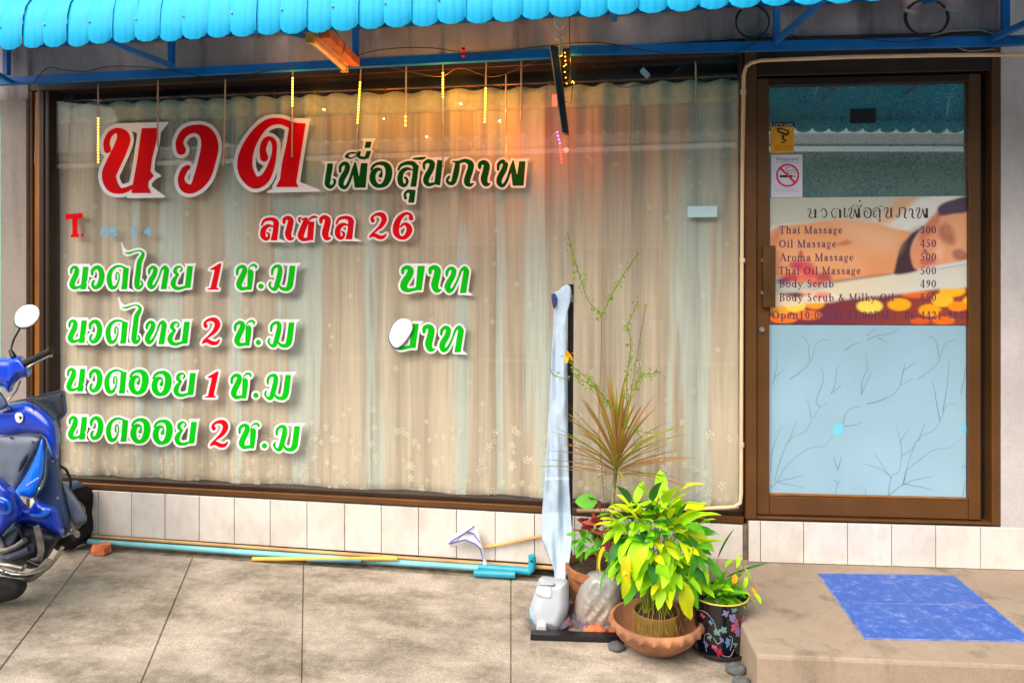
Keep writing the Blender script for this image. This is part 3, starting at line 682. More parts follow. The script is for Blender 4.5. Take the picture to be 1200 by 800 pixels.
line('first price line, green Thai words with a red 1, just under the small red T', [('no', 81.3, 338.7), ('wo', 106, 338.7), ('do', 125.3, 338.7), ('ai', 146, 338.7), ('tho', 172.7, 338.7), ('yo', 200.7, 338.4), ('1', 242.6, 339.3, 1, 'red'), ('cho', 275.9, 339.3), ('dot', 302.5, 339.3), ('mo', 315.1, 339.3)], 'green', 2.3, (210, 342))
line('second price line, green Thai words with a red 2, below the first', [('no', 79.5, 401.5), ('wo', 103.5, 402), ('do', 124, 402.3), ('ai', 142.5, 402.5), ('tho', 170, 403, ), ('yo', 197, 403.5), ('2', 235.5, 404, 1, 'red'), ('cho', 273.5, 404.8), ('dot', 299.5, 405), ('mo', 314, 405.5)], 'green', 2.3, (210, 406))
line('third price line, green Thai words with a red 1, showing two round letters', [('no', 77.8, 458.2), ('wo', 103.8, 459.5), ('do', 122.5, 460.6), ('oo', 151.5, 461.7, .97), ('oo', 178.4, 463.3, .97), ('yo', 204, 463.5), ('1', 239.4, 465.7, 1, 'red'), ('cho', 269.6, 466.5), ('dot', 296.5, 467), ('mo', 310, 467)], 'green', 2.3, (210, 469))
line('lowest price line, green Thai words with a red 2', [('no', 79.8, 514.5), ('wo', 104.8, 515), ('do', 124.5, 517), ('oo', 153.6, 518.7, .97), ('oo', 179.8, 520.3, .97), ('yo', 205.3, 520.5), ('2', 245, 523.8, 1, 'red'), ('cho', 278.9, 525), ('dot', 306.5, 526), ('mo', 320.5, 527)], 'green', 2.3, (210, 529))
line('green Thai word for the currency, above the one with the mirror', [('bo', 468.1, 341.4), ('aa', 501.8, 341.8), ('tho', 521.4, 343, 1.12)], 'green', 2.3, (510, 345))
line('green Thai word for the currency, half hidden by the white oval mirror', [('bo', 461, 409), ('aa', 494.6, 411), ('tho', 515, 412.3, 1.12)], 'green', 2.3, (505, 415))
# small red T. and phone digits
tt = empty('window_lettering', P(88, 279, .02), 'small plain red letter T with a dot, left of pale blue digits', 'lettering', 'lettering on the shop window')
def flat(name, polys, mt, par, n=-.0185, fr=None):
    vs = []; fs = []
    for q in polys:
        b = len(vs); vs += [(fr.at(x, y, n) if fr else P(x, y, -n)) for x, y in q]; fs.append(tuple(b+i for i in reversed(range(len(q)))))
    return mesh_obj(name, vs, fs, mt, par)
flat('letter', [[(76.5,251),(97,249.5),(97,256),(91,256.4),(91,274),(92.5,274.3),(92.5,278),(83,278.3),(83,274.8),(84.7,274.3),(84.5,256.8),(76.5,257.5)]], FILL['red'], tt)
flat('dot', [[(96.6+1.9*math.cos(a), 275.6+1.9*math.sin(a)) for a in [2*math.pi*k/10 for k in range(10)]]], FILL['red'], tt, -.018)
def text(name, s, x, y, size, mt, par, fr=F0, n=-.0185, space=1.0, width=None, shear=0, off=0):
    cu = bpy.data.curves.new('t', 'FONT'); cu.body = s; cu.size = 1; cu.space_character = space; cu.shear = shear; cu.offset = off; cu.resolution_u = 3
    o = bpy.data.objects.new('t', cu); COL.objects.link(o)
    dg = bpy.context.evaluated_depsgraph_get(); me = bpy.data.meshes.new_from_object(o.evaluated_get(dg)); bpy.data.objects.remove(o)
    vs = np.array([v.co[:] for v in me.vertices]) if len(me.vertices) else np.zeros((0, 3)); fs = [tuple(p.vertices) for p in me.polygons]; bpy.data.meshes.remove(me)
    if not len(vs): return None
    kx = size if width is None else width/(vs[:, 0].max()-vs[:, 0].min())
    x0 = vs[:, 0].min()
    o = mesh_obj(name, [(fr.at(x+(v[0]-x0)*kx, y-v[1]*size, n)) for v in vs], fs, mt, par)
    return o
pale = mat('pale_blue_vinyl', rgb(108, 178, 214), .5, .02)
ph = empty('window_lettering', P(150, 277, .02), 'pale blue phone digits 03 7 4 right of the red T', 'lettering', 'lettering on the shop window')
text('digits', '03', 118, 277, 15, pale, ph, width=19, off=.03); text('digits', '7', 153, 277, 15, pale, ph, width=8, off=.03); text('digits', '4', 168, 276.5, 15, pale, ph, width=9, off=.03)

# ------------------------------------------------------------------ printed poster (a flat print, painted cell by cell)
def paint_poster():
    W_, H_ = 1130, 710; st_ = 4.0; xs = np.arange(0, W_+1, st_); ys = np.arange(0, H_+1, st_); X, Y = np.meshgrid(xs+35, ys+33)
    img = np.zeros(X.shape+(3,)); L = lambda c: np.array([lin(q) for q in c])
    img[:] = L((188, 190, 172)); g = np.clip((X-35)/600, 0, 1)[..., None]; img = img*(1-g*.3)+L((214, 208, 196))*g*.3
    def put(poly, c, soft=3, al=1, c2=None, dir_=(0, 1), rng_=(0, 1)):
        d = sd_poly(smoothpoly(poly, 12) if len(poly) > 4 else poly, X, Y); m = np.clip(.5-d/soft/2, 0, 1)[..., None]*al
        col = L(c)
        if c2 is not None:
            q = np.clip(((X*dir_[0]+Y*dir_[1])-rng_[0])/(rng_[1]-rng_[0]), 0, 1)[..., None]; col = L(c)*(1-q)+L(c2)*q
        img[:] = img*(1-m)+col*m
    def ell(cx, cy, rx, ry, c, soft=.12, al=1):
        d = np.hypot((X-cx)/rx, (Y-cy)/ry); m = np.clip((1-d)/soft, 0, 1)[..., None]*al; img[:] = img*(1-m)+L(c)*m
    put([(620,160),(760,100),(900,40),(1180,20),(1180,200),(900,190),(780,230)], (226, 226, 218), 12)
    put([(640,170),(720,90),(760,40),(860,36),(800,110),(700,180)], (222, 168, 120), 14, .8)
    put([(20,200),(200,175),(420,190),(500,260),(20,260)], (214, 216, 206), 12)
    # lower background with lights
    put([(20,590),(400,560),(800,560),(1180,500),(1180,760),(20,760)], (112, 44, 60), 8, 1, (148, 62, 44), (1, 0), (300, 1000))
    for cx, cy, rx, ry, c in ((90,650,70,50,(250,170,40)),(180,636,66,44,(255,214,80)),(290,630,60,30,(250,160,30)),(250,690,90,30,(236,120,30)),(110,710,90,30,(240,120,20)),(600,640,80,42,(255,220,90)),(765,630,72,38,(255,176,10)),
        (935,662,68,38,(255,170,10)),(1005,605,66,42,(255,196,40)),(1060,555,80,36,(255,190,30)),(1150,620,40,40,(255,200,50)),(1010,718,70,26,(240,110,20)),(880,722,60,20,(220,90,20)),(860,575,90,22,(230,110,20)),(1090,640,60,30,(250,150,20))): ell(cx, cy, rx, ry, c, .18, .95)
    # cream towel
    put([(20,560),(200,590),(390,520),(560,480),(760,455),(900,440),(1180,380),(1180,520),(980,545),(740,575),(500,600),(300,620),(60,640)], (226, 210, 176), 8, 1, (214, 214, 202), (1, 0), (300, 1100))
    ell(330, 590, 130, 40, (238, 224, 196), .5, .8)
    # hair
    put([(960,160),(985,90),(1060,55),(1180,35),(1180,140),(1090,130),(1000,150),(930,180),(860,250),(830,330),(845,420),(870,440),(800,460),(735,460),(745,400),(790,270)], (70, 46, 54), 6)
    put([(985,95),(1060,60),(1180,40),(1180,130),(1060,128),(990,150)], (88, 70, 96), 14, .8)
    # back
    put([(30,260),(70,200),(250,176),(430,160),(620,180),(760,215),(830,235),(770,310),(745,400),(725,455),(620,475),(520,480),(380,500),(90,480),(60,400),(40,330)], (226, 160, 110), 5, 1, (232, 152, 100), (0, 1), (200, 470))
    put([(80,320),(300,300),(520,320),(560,440),(300,420),(100,400)], (238, 178, 128), 50, .6)
    put([(440,170),(640,190),(760,230),(740,330),(600,330),(480,250)], (236, 186, 146), 50, .7)
    put([(400,300),(470,270),(505,285),(460,302)], (196, 104, 64), 8, .8)
    put([(40,260),(80,200),(110,200),(80,280),(60,330)], (208, 120, 84), 14, .7)
    put([(380,500),(520,480),(725,455),(720,465),(520,495),(400,510)], (130, 60, 60), 5, .6)
    # face
    put([(880,230),(950,150),(1010,140),(1100,130),(1180,140),(1180,375),(1080,400),(960,420),(880,440),(845,420),(828,340),(850,280)], (228, 150, 108), 6, 1, (236, 172, 128), (1, 0), (850, 1150))
    put([(930,160),(975,120),(990,160),(940,240),(880,280),(890,220)], (196, 110, 76), 10, .7)
    put([(990,200),(1040,190),(1075,265),(1060,300),(1010,280),(985,240)], (160, 92, 72), 16, .75)
    put([(1000,200),(1035,198),(1060,240),(1030,240)], (200, 130, 100), 8, .7)
    put([(1062,340),(1100,325),(1160,365),(1150,385),(1100,388),(1068,370)], (140, 84, 70), 12, .8)
    put([(1080,350),(1110,340),(1140,362),(1100,365)], (196, 130, 104), 6, .7)
    put([(895,320),(915,330),(925,352),(905,345)], (110, 50, 44), 4, .9)
    put([(880,395),(930,375),(965,395),(930,412),(895,412)], (196, 92, 84), 6, .85)
    put([(985,280),(1010,330),(1000,380),(960,350)], (246, 196, 158), 16, .7)
    put([(870,440),(960,418),(1080,398),(1180,372),(1180,392),(1060,420),(960,436)], (212, 218, 220), 5, 1)
    put([(960,434),(1180,398),(1180,404),(1000,434)], (120, 130, 140), 3, .6)
    # orchid
    for cx, cy, rx, ry, c in ((230,420,70,44,(208,50,84)),(180,410,50,30,(190,40,90)),(260,460,60,40,(224,66,80)),(340,480,60,34,(170,30,70)),(200,490,80,34,(222,110,90)),(150,480,60,30,(180,40,60)),(330,580,60,26,(228,120,110)),(210,350,18,30,(200,50,80)),(250,560,60,20,(240,190,160)),(110,500,50,24,(110,30,80)),(300,510,60,24,(214,80,80))): ell(cx, cy, rx, ry, c, .5, .8)
    img *= (1+rng.normal(0, .025, X.shape))[..., None]
    return np.clip(img, 0, 1), xs, ys
img, xs, ys = paint_poster()
for _ in range(2): img[1:-1, 1:-1] = (img[1:-1, 1:-1]*2+img[:-2, 1:-1]+img[2:, 1:-1]+img[1:-1, :-2]+img[1:-1, 2:])/6
pa, pzt = FR.px(902.5, 232, -.0125); pb, pzb = FR.px(1138, 380.5, -.0125)
ny, nx = img.shape[:2]; V = []; Fc = []
for i in range(ny):
    for j in range(nx): V.append(FR.w(pa+(pb-pa)*j/(nx-1), -.0120, pzt+(pzb-pzt)*i/(ny-1)))
for i in range(ny-1):
    for j in range(nx-1): a = i*nx+j; Fc.append((a, a+nx, a+nx+1, a+1))
pm = bpy.data.materials.new('poster_print'); pm.use_nodes = True; t = pm.node_tree; at_ = N(t, 'ShaderNodeAttribute'); at_.attribute_name = 'ink'
t.links.new(at_.outputs['Color'], t.nodes['Principled BSDF'].inputs['Base Color']); t.nodes['Principled BSDF'].inputs['Roughness'].default_value = .35
po = empty('massage_poster', FR.at(1020, 381, -.012), 'printed massage menu poster with prices and a lying woman, on the door glass', 'poster')
sh = mesh_obj('print', V, Fc, pm, po)
ca = sh.data.color_attributes.new('ink', 'FLOAT_COLOR', 'POINT'); ca.data.foreach_set('color', np.concatenate([img.reshape(-1, 3), np.ones((ny*nx, 1))], 1).ravel())
MB().fbox(FR, pa, pb, -.0150, -.0125, pzb, pzt).build('sheet', M['white'], po)

def _st(x, t=-6.3, b=0, w=1.5): return [(x, t, w), (x, b, w)]
def _sf(x0, x1, y=0): return [(x0, y-.2, .55), (x1, y-.2, .55)]
def _el(cx, cy, rx, ry, a=1.6, b=.6): return [(cx+rx*math.cos(q), cy+ry*math.sin(q), b+(a-b)*abs(math.cos(q))**1.5) for q in [2*math.pi*k/12 for k in range(13)]]
_ar = lambda x: [[(x+.5, -5, .7), (x+2.4, -6.4, 1), (x+3.9, -5.4, 1.5), (x+4, 0, 1.5)], _sf(x+2.7, x+5.3)]
SER = {
'T': (8.6, [_st(4.2, -9.8), [(.4,-9.7,.6),(8,-9.7,.6)], [(.4,-9.6,.5),(.3,-7.6,.5)], [(8,-9.6,.5),(8.1,-7.6,.5)], _sf(2.7,5.7)]),
'h': (7.7, [_st(1.6,-10), _sf(.2,3), [(.2,-9.8,.5),(1.6,-9.9,.5)]]+_ar(1.6)), 'n': (7.7, [_st(1.6,-6.3), _sf(.2,3), [(.2,-6.2,.5),(1.6,-6.3,.5)]]+_ar(1.6)),
'm': (11.6, [_st(1.6,-6.3), _sf(.2,3), [(.2,-6.2,.5),(1.6,-6.3,.5)]]+_ar(1.6)+_ar(5.5)), 'i': (3.8, [_st(1.9), _sf(.4,3.4), [(.5,-6.2,.5),(1.9,-6.3,.5)], [(1.9,-8.9,1.6),(1.95,-8.9,1.6)]]),
'l': (3.8, [_st(1.9,-10), _sf(.4,3.4), [(.5,-9.8,.5),(1.9,-9.9,.5)]]), 'a': (6.3, [[(1.5,-5.2,1.3),(3,-6.4,.8),(4.5,-5.3,1.4),(4.6,-1,1.4),(5.8,-.2,.8)], [(4.5,-3.9,.6),(1.8,-2.9,1.3),(1.6,-.9,1.4),(3,-.2,.8),(4.6,-1.3,.5)]]),
'M': (11.8, [[(1.8,-9.8,.8),(1.8,0,.8)], [(1.8,-9.8,1.2),(5.8,-.3,1.6)], [(5.8,-.3,.6),(9.8,-9.8,.6)], _st(9.8,-9.8,0,1.6), _sf(.4,3.2), _sf(8.3,11.3), _sf(.4,2,-9.4), _sf(9.8,11.3,-9.4)]),
's': (5.7, [[(4.6,-5,.9),(3.2,-6.4,.8),(1.6,-5.2,1.3),(4,-2.8,1.4),(4.4,-1,1.2),(2.8,-.1,.8),(1.1,-1.4,.9)]]), 'g': (6.4, [_el(3,-4.4,1.8,1.9,1.2,.5), _el(3,1,2.3,1.4,.8,.8), [(1.8,-2.4,.6),(1.6,-1.2,.9),(4,-.5,1.1)], [(4.6,-5.6,.6),(5.8,-6.2,.9)]]),
'e': (6.3, [[(1.4,-3.6,.6),(5.1,-3.6,.6),(4.6,-5.6,1.1),(3.2,-6.4,.7),(1.5,-4.8,1.4),(1.4,-2.2,1.5),(3.2,-.1,.9),(5.2,-1.4,.5)]]), 'O': (10.2, [_el(5,-4.9,3.9,4.7,1.8,.6)]), 'o': (6.9, [_el(3.4,-3.1,2.4,3,1.5,.6)]),
'A': (9.5, [[(4.7,-9.9,.6),(1,0,.6)], [(4.7,-9.9,1.5),(8.2,0,1.6)], [(2.4,-3.5,.5),(7,-3.5,.5)], _sf(0,2.4), _sf(6.6,9.5)]), 'r': (5.4, [_st(1.7), _sf(.3,3.3), [(2.3,-5,.6),(3.6,-6.3,.8),(4.7,-5.7,1.3)]]),
'B': (8.3, [_st(1.9,-9.8), [(.4,-9.6,.5),(4.5,-9.6,.7),(6.1,-7.6,1.5),(4.5,-5.4,.6),(1.8,-5.3,.5)], [(4.4,-5.3,.6),(6.8,-2.8,1.6),(4.6,-.2,.6),(.4,-.2,.5)]]), 'P': (7.6, [_st(1.9,-9.8), _sf(.3,3.4), [(.4,-9.6,.5),(4.6,-9.6,.7),(6.5,-7.2,1.6),(4.6,-4.8,.6),(1.8,-4.7,.5)]]),
'd': (7.5, [_el(3.2,-3.1,2.2,3,1.5,.6), _st(5.6,-10), _sf(5.6,7.2), [(4.3,-9.8,.5),(5.6,-9.9,.5)]]), 'b': (7.4, [_el(4.1,-3.1,2.2,3,1.5,.6), _st(1.7,-10), [(.3,-9.8,.5),(1.7,-9.9,.5)]]), 'p': (7.4, [_el(4.1,-3.1,2.2,3,1.5,.6), _st(1.7,-6.3,3), _sf(.3,3.2,3), [(.3,-6.1,.5),(1.7,-6.3,.5)]]),
'y': (6.8, [[(1,-6.2,1.3),(3.6,-.4,1.3)], [(5.9,-6.2,.6),(3.4,-.1,.6),(2.5,2.4,.8),(1,2.7,1.1)], _sf(0,2.2,-6), _sf(4.8,6.8,-6)]), 'S': (7.3, [[(6,-7.6,.6),(4.6,-9.7,.8),(2.2,-8.8,1.3),(2.4,-6,1.4),(5.4,-3.8,1.5),(5.4,-1,1.4),(3.4,-.1,.8),(1.2,-2.2,.7)]]),
'c': (6.1, [[(5,-5,1.2),(3.4,-6.4,.7),(1.5,-4.8,1.4),(1.4,-2.2,1.5),(3.3,-.1,.9),(5.1,-1.3,.5)]]), 'u': (7.5, [[(1.7,-6.3,1.4),(1.7,-1.8,1.4),(3,-.1,.9),(5.1,-1.4,.5)], _st(5.4), _sf(5.4,7)]), 'k': (7, [_st(1.7,-10), _sf(.3,3), [(5.4,-6.1,.6),(2.2,-3.2,.6)], [(3.2,-3.9,1.2),(5.9,0,1.4)], _sf(4.8,7), _sf(4,6.6,-6)]),
'&': (9.2, [[(7.5,-5,.7),(5,-.7,.8),(2.6,-.1,1.2),(1.2,-2.4,1.5),(3.4,-5,.9),(5,-7.6,1),(3.8,-9.4,.8),(2.6,-7.8,1.2),(4.4,-4,1.5),(7.8,-.2,1.3)]]), '0': (6.4, [_el(3.2,-4.8,2.2,4.6,1.6,.6)]), '1': (6.4, [_st(3.2,-9.6), _sf(1.6,4.8), [(1.6,-8.6,.5),(3.2,-9.5,.6)]]),
'2': (6.4, [[(1.2,-7.4,1.1),(2,-9.3,.8),(3.6,-9.5,1),(5,-7.4,1.5),(3.6,-4,1),(1,-.6,.6)], [(1,-.5,1.1),(5.3,-.5,1.1)], [(5.3,-.6,.5),(5.6,-2,.5)]]), '3': (6.4, [[(1.2,-7.8,1),(2.8,-9.5,.8),(4.7,-7.8,1.4),(2.8,-5.3,.6)], [(2.8,-5.2,.7),(5,-3,1.6),(3.4,-.3,.9),(1,-1.2,1.1)]]),
'4': (6.4, [_st(4.3,-9.6), [(4.2,-9.5,.6),(.6,-2.7,.6),(6,-2.7,.8)], _sf(3,5.6)]), '5': (6.4, [[(5.2,-9.4,1),(1.9,-9.4,.9)], [(1.9,-9.4,.5),(1.6,-5.6,.5),(3.6,-5.8,1),(5,-3.2,1.6),(3.6,-.4,.9),(1,-.9,1.1)]]), '6': (6.4, [[(5,-9.5,.6),(2.4,-7.5,1),(1.2,-4,1.5),(1.6,-1.4,1.4),(3.2,-.2,.8),(4.9,-2.8,1.5),(3.2,-5.4,.8),(1.5,-4,.6)]]),
'8': (6.4, [_el(3.2,-7.3,1.7,2.2,1.2,.7), _el(3.2,-2.6,2.1,2.5,1.4,.7)]), '9': (6.4, [[(1.4,-.2,.6),(4,-2,1),(5.2,-5.6,1.5),(4.8,-8.2,1.4),(3.2,-9.5,.8),(1.5,-6.8,1.5),(3.2,-4.2,.8),(4.9,-5.6,.6)]]),
':': (3.4, [[(1.7,-.7,1.4),(1.75,-.7,1.4)], [(1.7,-5.4,1.4),(1.75,-5.4,1.4)]]), '-': (4.4, [[(.6,-3.4,.9),(3.6,-3.4,.9)]]), ' ': (3.6, [])}
_sc = {}
def sertext(s, x, y, ht, width, mt, par, sp=1.0):
    adv = sum(SER[c][0]+sp for c in s)-sp; kx = width/adv; ky = ht/10; V = []; Fc = []
    cx = 0
    for c in s:
        if c not in _sc:
            w_, sts = SER[c]
            if sts:
                X, Y = np.meshgrid(np.arange(-1.5, w_+1.5, .32), np.arange(-11.2, 4.5, .32)); d = np.full(X.shape, 1e9)
                for q in sts: d = np.minimum(d, sd_stroke(q, X, Y, .25)-.12)
                _sc[c] = ms(d, -1.5, -11.2, .32)
            else: _sc[c] = ([], [])
        v, f = _sc[c]; b = len(V)
        V += [FR.at(x+(cx+p[0])*kx, y+p[1]*ky, -.0115) for p in v]; Fc += [tuple(b+i for i in reversed(q)) for q in f]; cx += SER[c][0]+sp
    mesh_obj('print_line', V, Fc, mt, par)

ink1 = mat('violet_ink', rgb(84, 44, 84), .5, .02); ink2 = mat('dark_ink', rgb(54, 30, 30), .5, .02)
zq = lambda x, y: (895+x/4.8, 225+y/4.8)
for s, x, w_, yb in (('Thai Massage', 88, 355, 233), ('Oil Massage', 86, 322, 311), ('Aroma Massage', 90, 415, 387), ('Thai Oil Massage', 84, 462, 462), ('Body Scrub', 88, 306, 535), ('Body Scrub & Milky Oil', 88, 645, 612)):
    X_, Y_ = zq(x, yb); sertext(s, X_, Y_, 8.6, w_/4.8, ink1, po, 1.2)
for s, yb in (('300', 233), ('450', 309), ('500', 385), ('500', 462), ('490', 536), ('890', 612)):
    X_, Y_ = zq(880, yb); sertext(s, X_, Y_, 8.8, 90/4.8, ink1, po, 1.2)
X_, Y_ = zq(48, 712); sertext('Open10:00AM-23:00PM :  06-4421-9030', X_, Y_, 8.8, 1108/4.8, ink1, po, 1.6)
frp = lambda x, y, n: FR.at(x, y, -.0113)
for g, x, yb, s in (('no',250,148,.43),('wo',325,148,.43),('do',380,148,.43),('e',445,148,.43),('pho',478,148,.43),('ii',492,86,.43),('ek',532,58,.42),('oo',562,148,.43),('so',612,148,.43),('u',640,172,.33),('kho',682,148,.43),('pho2',742,148,.43),('aa',820,148,.38),('pho',860,148,.43)):
    X_, Y_ = zq(x, yb); letter('p', g, X_, Y_, po, ink2, s, .1, .56, .12, frp, False, .35, 1.22 if g in ('no', 'wo', 'do', 'aa') else 1.0)

# ------------------------------------------------------------------ stickers
cc = empty('camera_sticker', FR.at(917, 178, -.012), 'small yellow camera warning sticker with a black header on the door glass', 'sticker')
yl = mat('yellow_vinyl', rgb(232, 160, 8), .5, .04); bk = mat('black_ink', rgb(20, 16, 14), .5, .02); rdm = mat('red_ink', rgb(206, 20, 48), .5, .02)
MB().fbox(FR, A(904.3), A(931.5), -.0155, -.0135, Z(917, 178.5), Z(917, 143.5)).build('sheet', yl, cc)
flat('header_bar', [[(904.5,143.7),(931.3,143.7),(931.3,148.6),(904.5,148.6)]], bk, cc, -.0130, FR)
text('header_text', 'CCTV CAM', 906.5, 147.9, 4.2, M['white'], cc, FR, -.0126, 1.1, 22)
flat('camera_print', [[(910,150.5),(914,149.6),(925,153),(924.4,158),(921,159.5),(911.5,155)]], bk, cc, -.0130, FR)
flat('camera_print', [[(912.5,152),(916,151.8),(923,154.2),(922,156.8),(913.5,153.6)]], yl, cc, -.0127, FR)
flat('camera_print', [[(916,158),(919,159),(918.5,162.5),(922,164),(920.5,166),(916,163.5)],[(914,166.3),(921.5,166.3),(919,167.8),(915.5,167.8)]], bk, cc, -.0129, FR)
flat('small_print', [[(908,y),(929,y),(929,y+.6),(908,y+.6)] for y in (170.6, 173, 175.4)], mat('brown_ink', rgb(150, 100, 10), .5), cc, -.0130, FR)
ns = empty('no_smoking_sticker', FR.at(923, 231, -.012), 'white no smoking sticker with a red ring, below the yellow sticker', 'sticker')
MB().fbox(FR, A(904.6), A(941.5), -.0155, -.0135, Z(917, 231), Z(917, 180.8)).build('sheet', mat('sticker_white', rgb(214, 208, 224), .5, .02), ns)
cx, cy = 923, 205.6
def ringp(r0, r1, a0=0, a1=2*math.pi, n=40):
    return [[(cx+r*math.cos(a), cy+r*math.sin(a)) for a, r in ((q0, r0), (q1, r0), (q1, r1), (q0, r1))] for q0, q1 in [(a0+(a1-a0)*k/n, a0+(a1-a0)*(k+1)/n) for k in range(n)]]
flat('red_ring', [list(reversed(q)) for q in ringp(11.4, 13.6)], rdm, ns, -.0127, FR)
flat('red_bar', [[(913.5,197.6),(915.2,195.8),(932.6,213.4),(930.8,215.2)]], rdm, ns, -.0125, FR)
flat('cigarette_print', [[(913.6,205.3),(928.8,205.3),(928.8,208),(913.6,208)],[(930.2,205.3),(931.3,205.3),(931.3,208),(930.2,208)]], bk, ns, -.0130, FR)
sm_ = MB()
for q in ([(931,203,0),(931,200,0),(927,199.5,0),(924,201,0),(921.5,199,0),(922,196.5,0),(926,196,0)], [(929,202,0),(925,203.4,0),(922,202,0)]):
    c = cr(q, .8)[:, :2]
    for i in range(len(c)-1):
        a, b = c[i], c[i+1]; dx, dy = b-a; ql = math.hypot(dx, dy) or 1; nx_, ny_ = -dy/ql*.35, dx/ql*.35
        sm_.add([FR.at(a[0]-nx_, a[1]-ny_, -.013), FR.at(b[0]-nx_, b[1]-ny_, -.013), FR.at(b[0]+nx_, b[1]+ny_, -.013), FR.at(a[0]+nx_, a[1]+ny_, -.013)], [(0, 1, 2, 3)])
sm_.build('smoke_print', bk, ns)
text('header_text', 'ห้ามสูบบุหรี่', 910, 188.3, 5.4, bk, ns, FR, -.0130, 1, 26)
flat('small_print', [[(908,y),(908+w_,y),(908+w_,y+.5),(908,y+.5)] for y, w_ in ((190.2, 30), (221.5, 24), (223.8, 28))], mat('grey_ink', rgb(150, 146, 170), .5), ns, -.0130, FR)
# ------------------------------------------------------------------ awning
aw = empty('awning', P(600, 20, -.95), 'bright cyan corrugated metal awning with scalloped edge on blue steel struts', 'awning')
YA = -.95
M['cyan'] = mat('cyan_painted_sheet', (0.01, .44, .80, 1), .55, .14, 3, .06, 30, spec=.25)
e0, e1 = P(0, 55, YA), P(1080, -7, YA)
ez = lambda x: e0.z+(e1.z-e0.z)*(x-e0.x)/(e1.x-e0.x)
pitch = .1
def panel_mesh():
    V = []; Fc = []; nx_, nz_ = 10, 9; prof = []
    prof = [(0, -.0), (0, .05), (.004, .10), (.018, .15), (.05, .20), (.10, .235), (.18, .26), (.5, .33), (1.05, .44)]
    for i in range(nx_+1):
        s = i/nx_; a = s*math.pi; bul = .004*math.sin(a); dip = -.027*math.sin(a)**.55
        rib = .0038 if i in (2, 5, 8) else 0
        for k, (y, z) in enumerate(prof):
            V.append((s*pitch*1.03, y-(bul+rib)*(1 if k < 6 else .5), z+(dip if k == 0 else 0)+(bul*.6+rib if k > 4 else 0)))
    m = len(prof)
    for i in range(nx_):
        for k in range(m-1): a = i*m+k; Fc.append((a, a+m, a+m+1, a+1))
    n = len(V); V2 = [(x, y+.0012, z-.0012) for x, y, z in V]
    Fc += [tuple(q+n for q in reversed(f)) for f in Fc[:]]
    for i in range(nx_): a, b = i*m, (i+1)*m; Fc.append((b, a, a+n, b+n))
    me = bpy.data.meshes.new('panel'); me.from_pydata(V+V2, [], Fc); me.materials.append(M['cyan']); me.polygons.foreach_set('use_smooth', [True]*len(Fc)); return me
pme = panel_mesh(); x = e0.x-1.0; k = 0
while x < 3.0:
    o = bpy.data.objects.new('panel', pme); link(o, aw, (x, YA+(.002 if k % 2 else -.002)+random.uniform(-.002, .002), ez(x)+.012+random.uniform(-.003, .003)))
    o.rotation_euler = (random.uniform(-.02, .02), 0, random.uniform(-.02, .02)); x += pitch; k += 1
    if k % 2: c_ = MB().ball((x-pitch*.95, YA-.006, ez(x)+.075), .004, 8, 4).build('screw', M['steel'], aw, True)
MB().beam((e0.x-1, YA+.02, ez(e0.x-1)+.06), (3.0, YA+.02, ez(3.0)+.06), .02, .03).build('edge_rail', M['blue_paint'], aw)
BP = M['blue_paint']; YBm = -.14
def bm_(name, a, b, wd=.028, ht=.04, mt=BP): return MB().beam(a, b, wd, ht).build(name, mt, aw)
q0 = P(-60, 99, YBm); bm_('wall_beam', q0, P(655, 63, YBm), .03, .038)
bm_('wall_beam', P(668, 60, YBm), P(1280, 46, YBm), .03, .038)
for x, yt, yb in ((8, 40, 88), (201, 20, 78), (417, -10, 66), (910, -60, 46), (1178, -60, 40)):
    bm_('upright', P(x, yt-60, YBm+.005), P(x, yb, YBm+.005), .026, .026)
for a, b in (((204, 78), (112, 43)), ((908, 50), (972, -6)), ((1162, 46), (1240, 10))):
    bm_('strut', P(*a, YBm-.02), P(*b, -.52), .022, .022)
bm_('strut', P(12, 96, YBm-.02), P(-50, 60, -.5), .022, .022)
for x in (-1.6, -.1, 1.2): bm_('rafter', (x, -.14, ez(x)+.27), (x, YA+.06, ez(x)+.10), .025, .025)
MB().beam((-4.5, .0, ez(-4.5)+.36), (3, .0, ez(3)+.36), .03, .04).build('back_rail', BP, aw)

# ------------------------------------------------------------------ icicle light tubes
M['tubep'] = mat('milky_tube', rgb(186, 166, 148), .25, .06, 20, alpha=.7)
M['amber'] = mat('amber_led', rgb(255, 190, 40), .4, 0, emit=(1, .52, .05, 1), estr=3)
M['redled'] = mat('red_led', rgb(255, 30, 20), .4, 0, emit=(1, .04, .02, 1), estr=4)
M['violetled'] = mat('violet_led', rgb(160, 60, 255), .4, 0, emit=(.45, .12, 1, 1), estr=4)
TY = -.09
def tube(x, y0, y1, lit=None, col='amber', x2=None, label='', cap=True, bd_=None):
    x2 = x if x2 is None else x2; p, q = P(x, y0, TY), P(x2, y1, TY)
    e = empty('light_tube', q, label, 'light tube', 'hanging light tubes under the awning')
    wire = MB().tube([P(x, y0, TY)+Vector((0, 0, .02)), p], .0012, 5).build('wire', M['cable'], e)
    MB().tube([p, p+(q-p)*.1, q], [.003, .0042, .0042], 8).build('tube', M['tubep'], e, auto=50)
    if lit:
        m_ = MB(); n = max(2, int((lit[1]-lit[0])/3.4))
        for k in range(n+1):
            yy = lit[0]+(lit[1]-lit[0])*k/n; s = (yy-y0)/(y1-y0); xx = x+(x2-x)*s
            m_.ball(P(xx, yy, TY-.008), .0055, 6, 4)
        m_.build('led_beads', M[col], e)
    return e
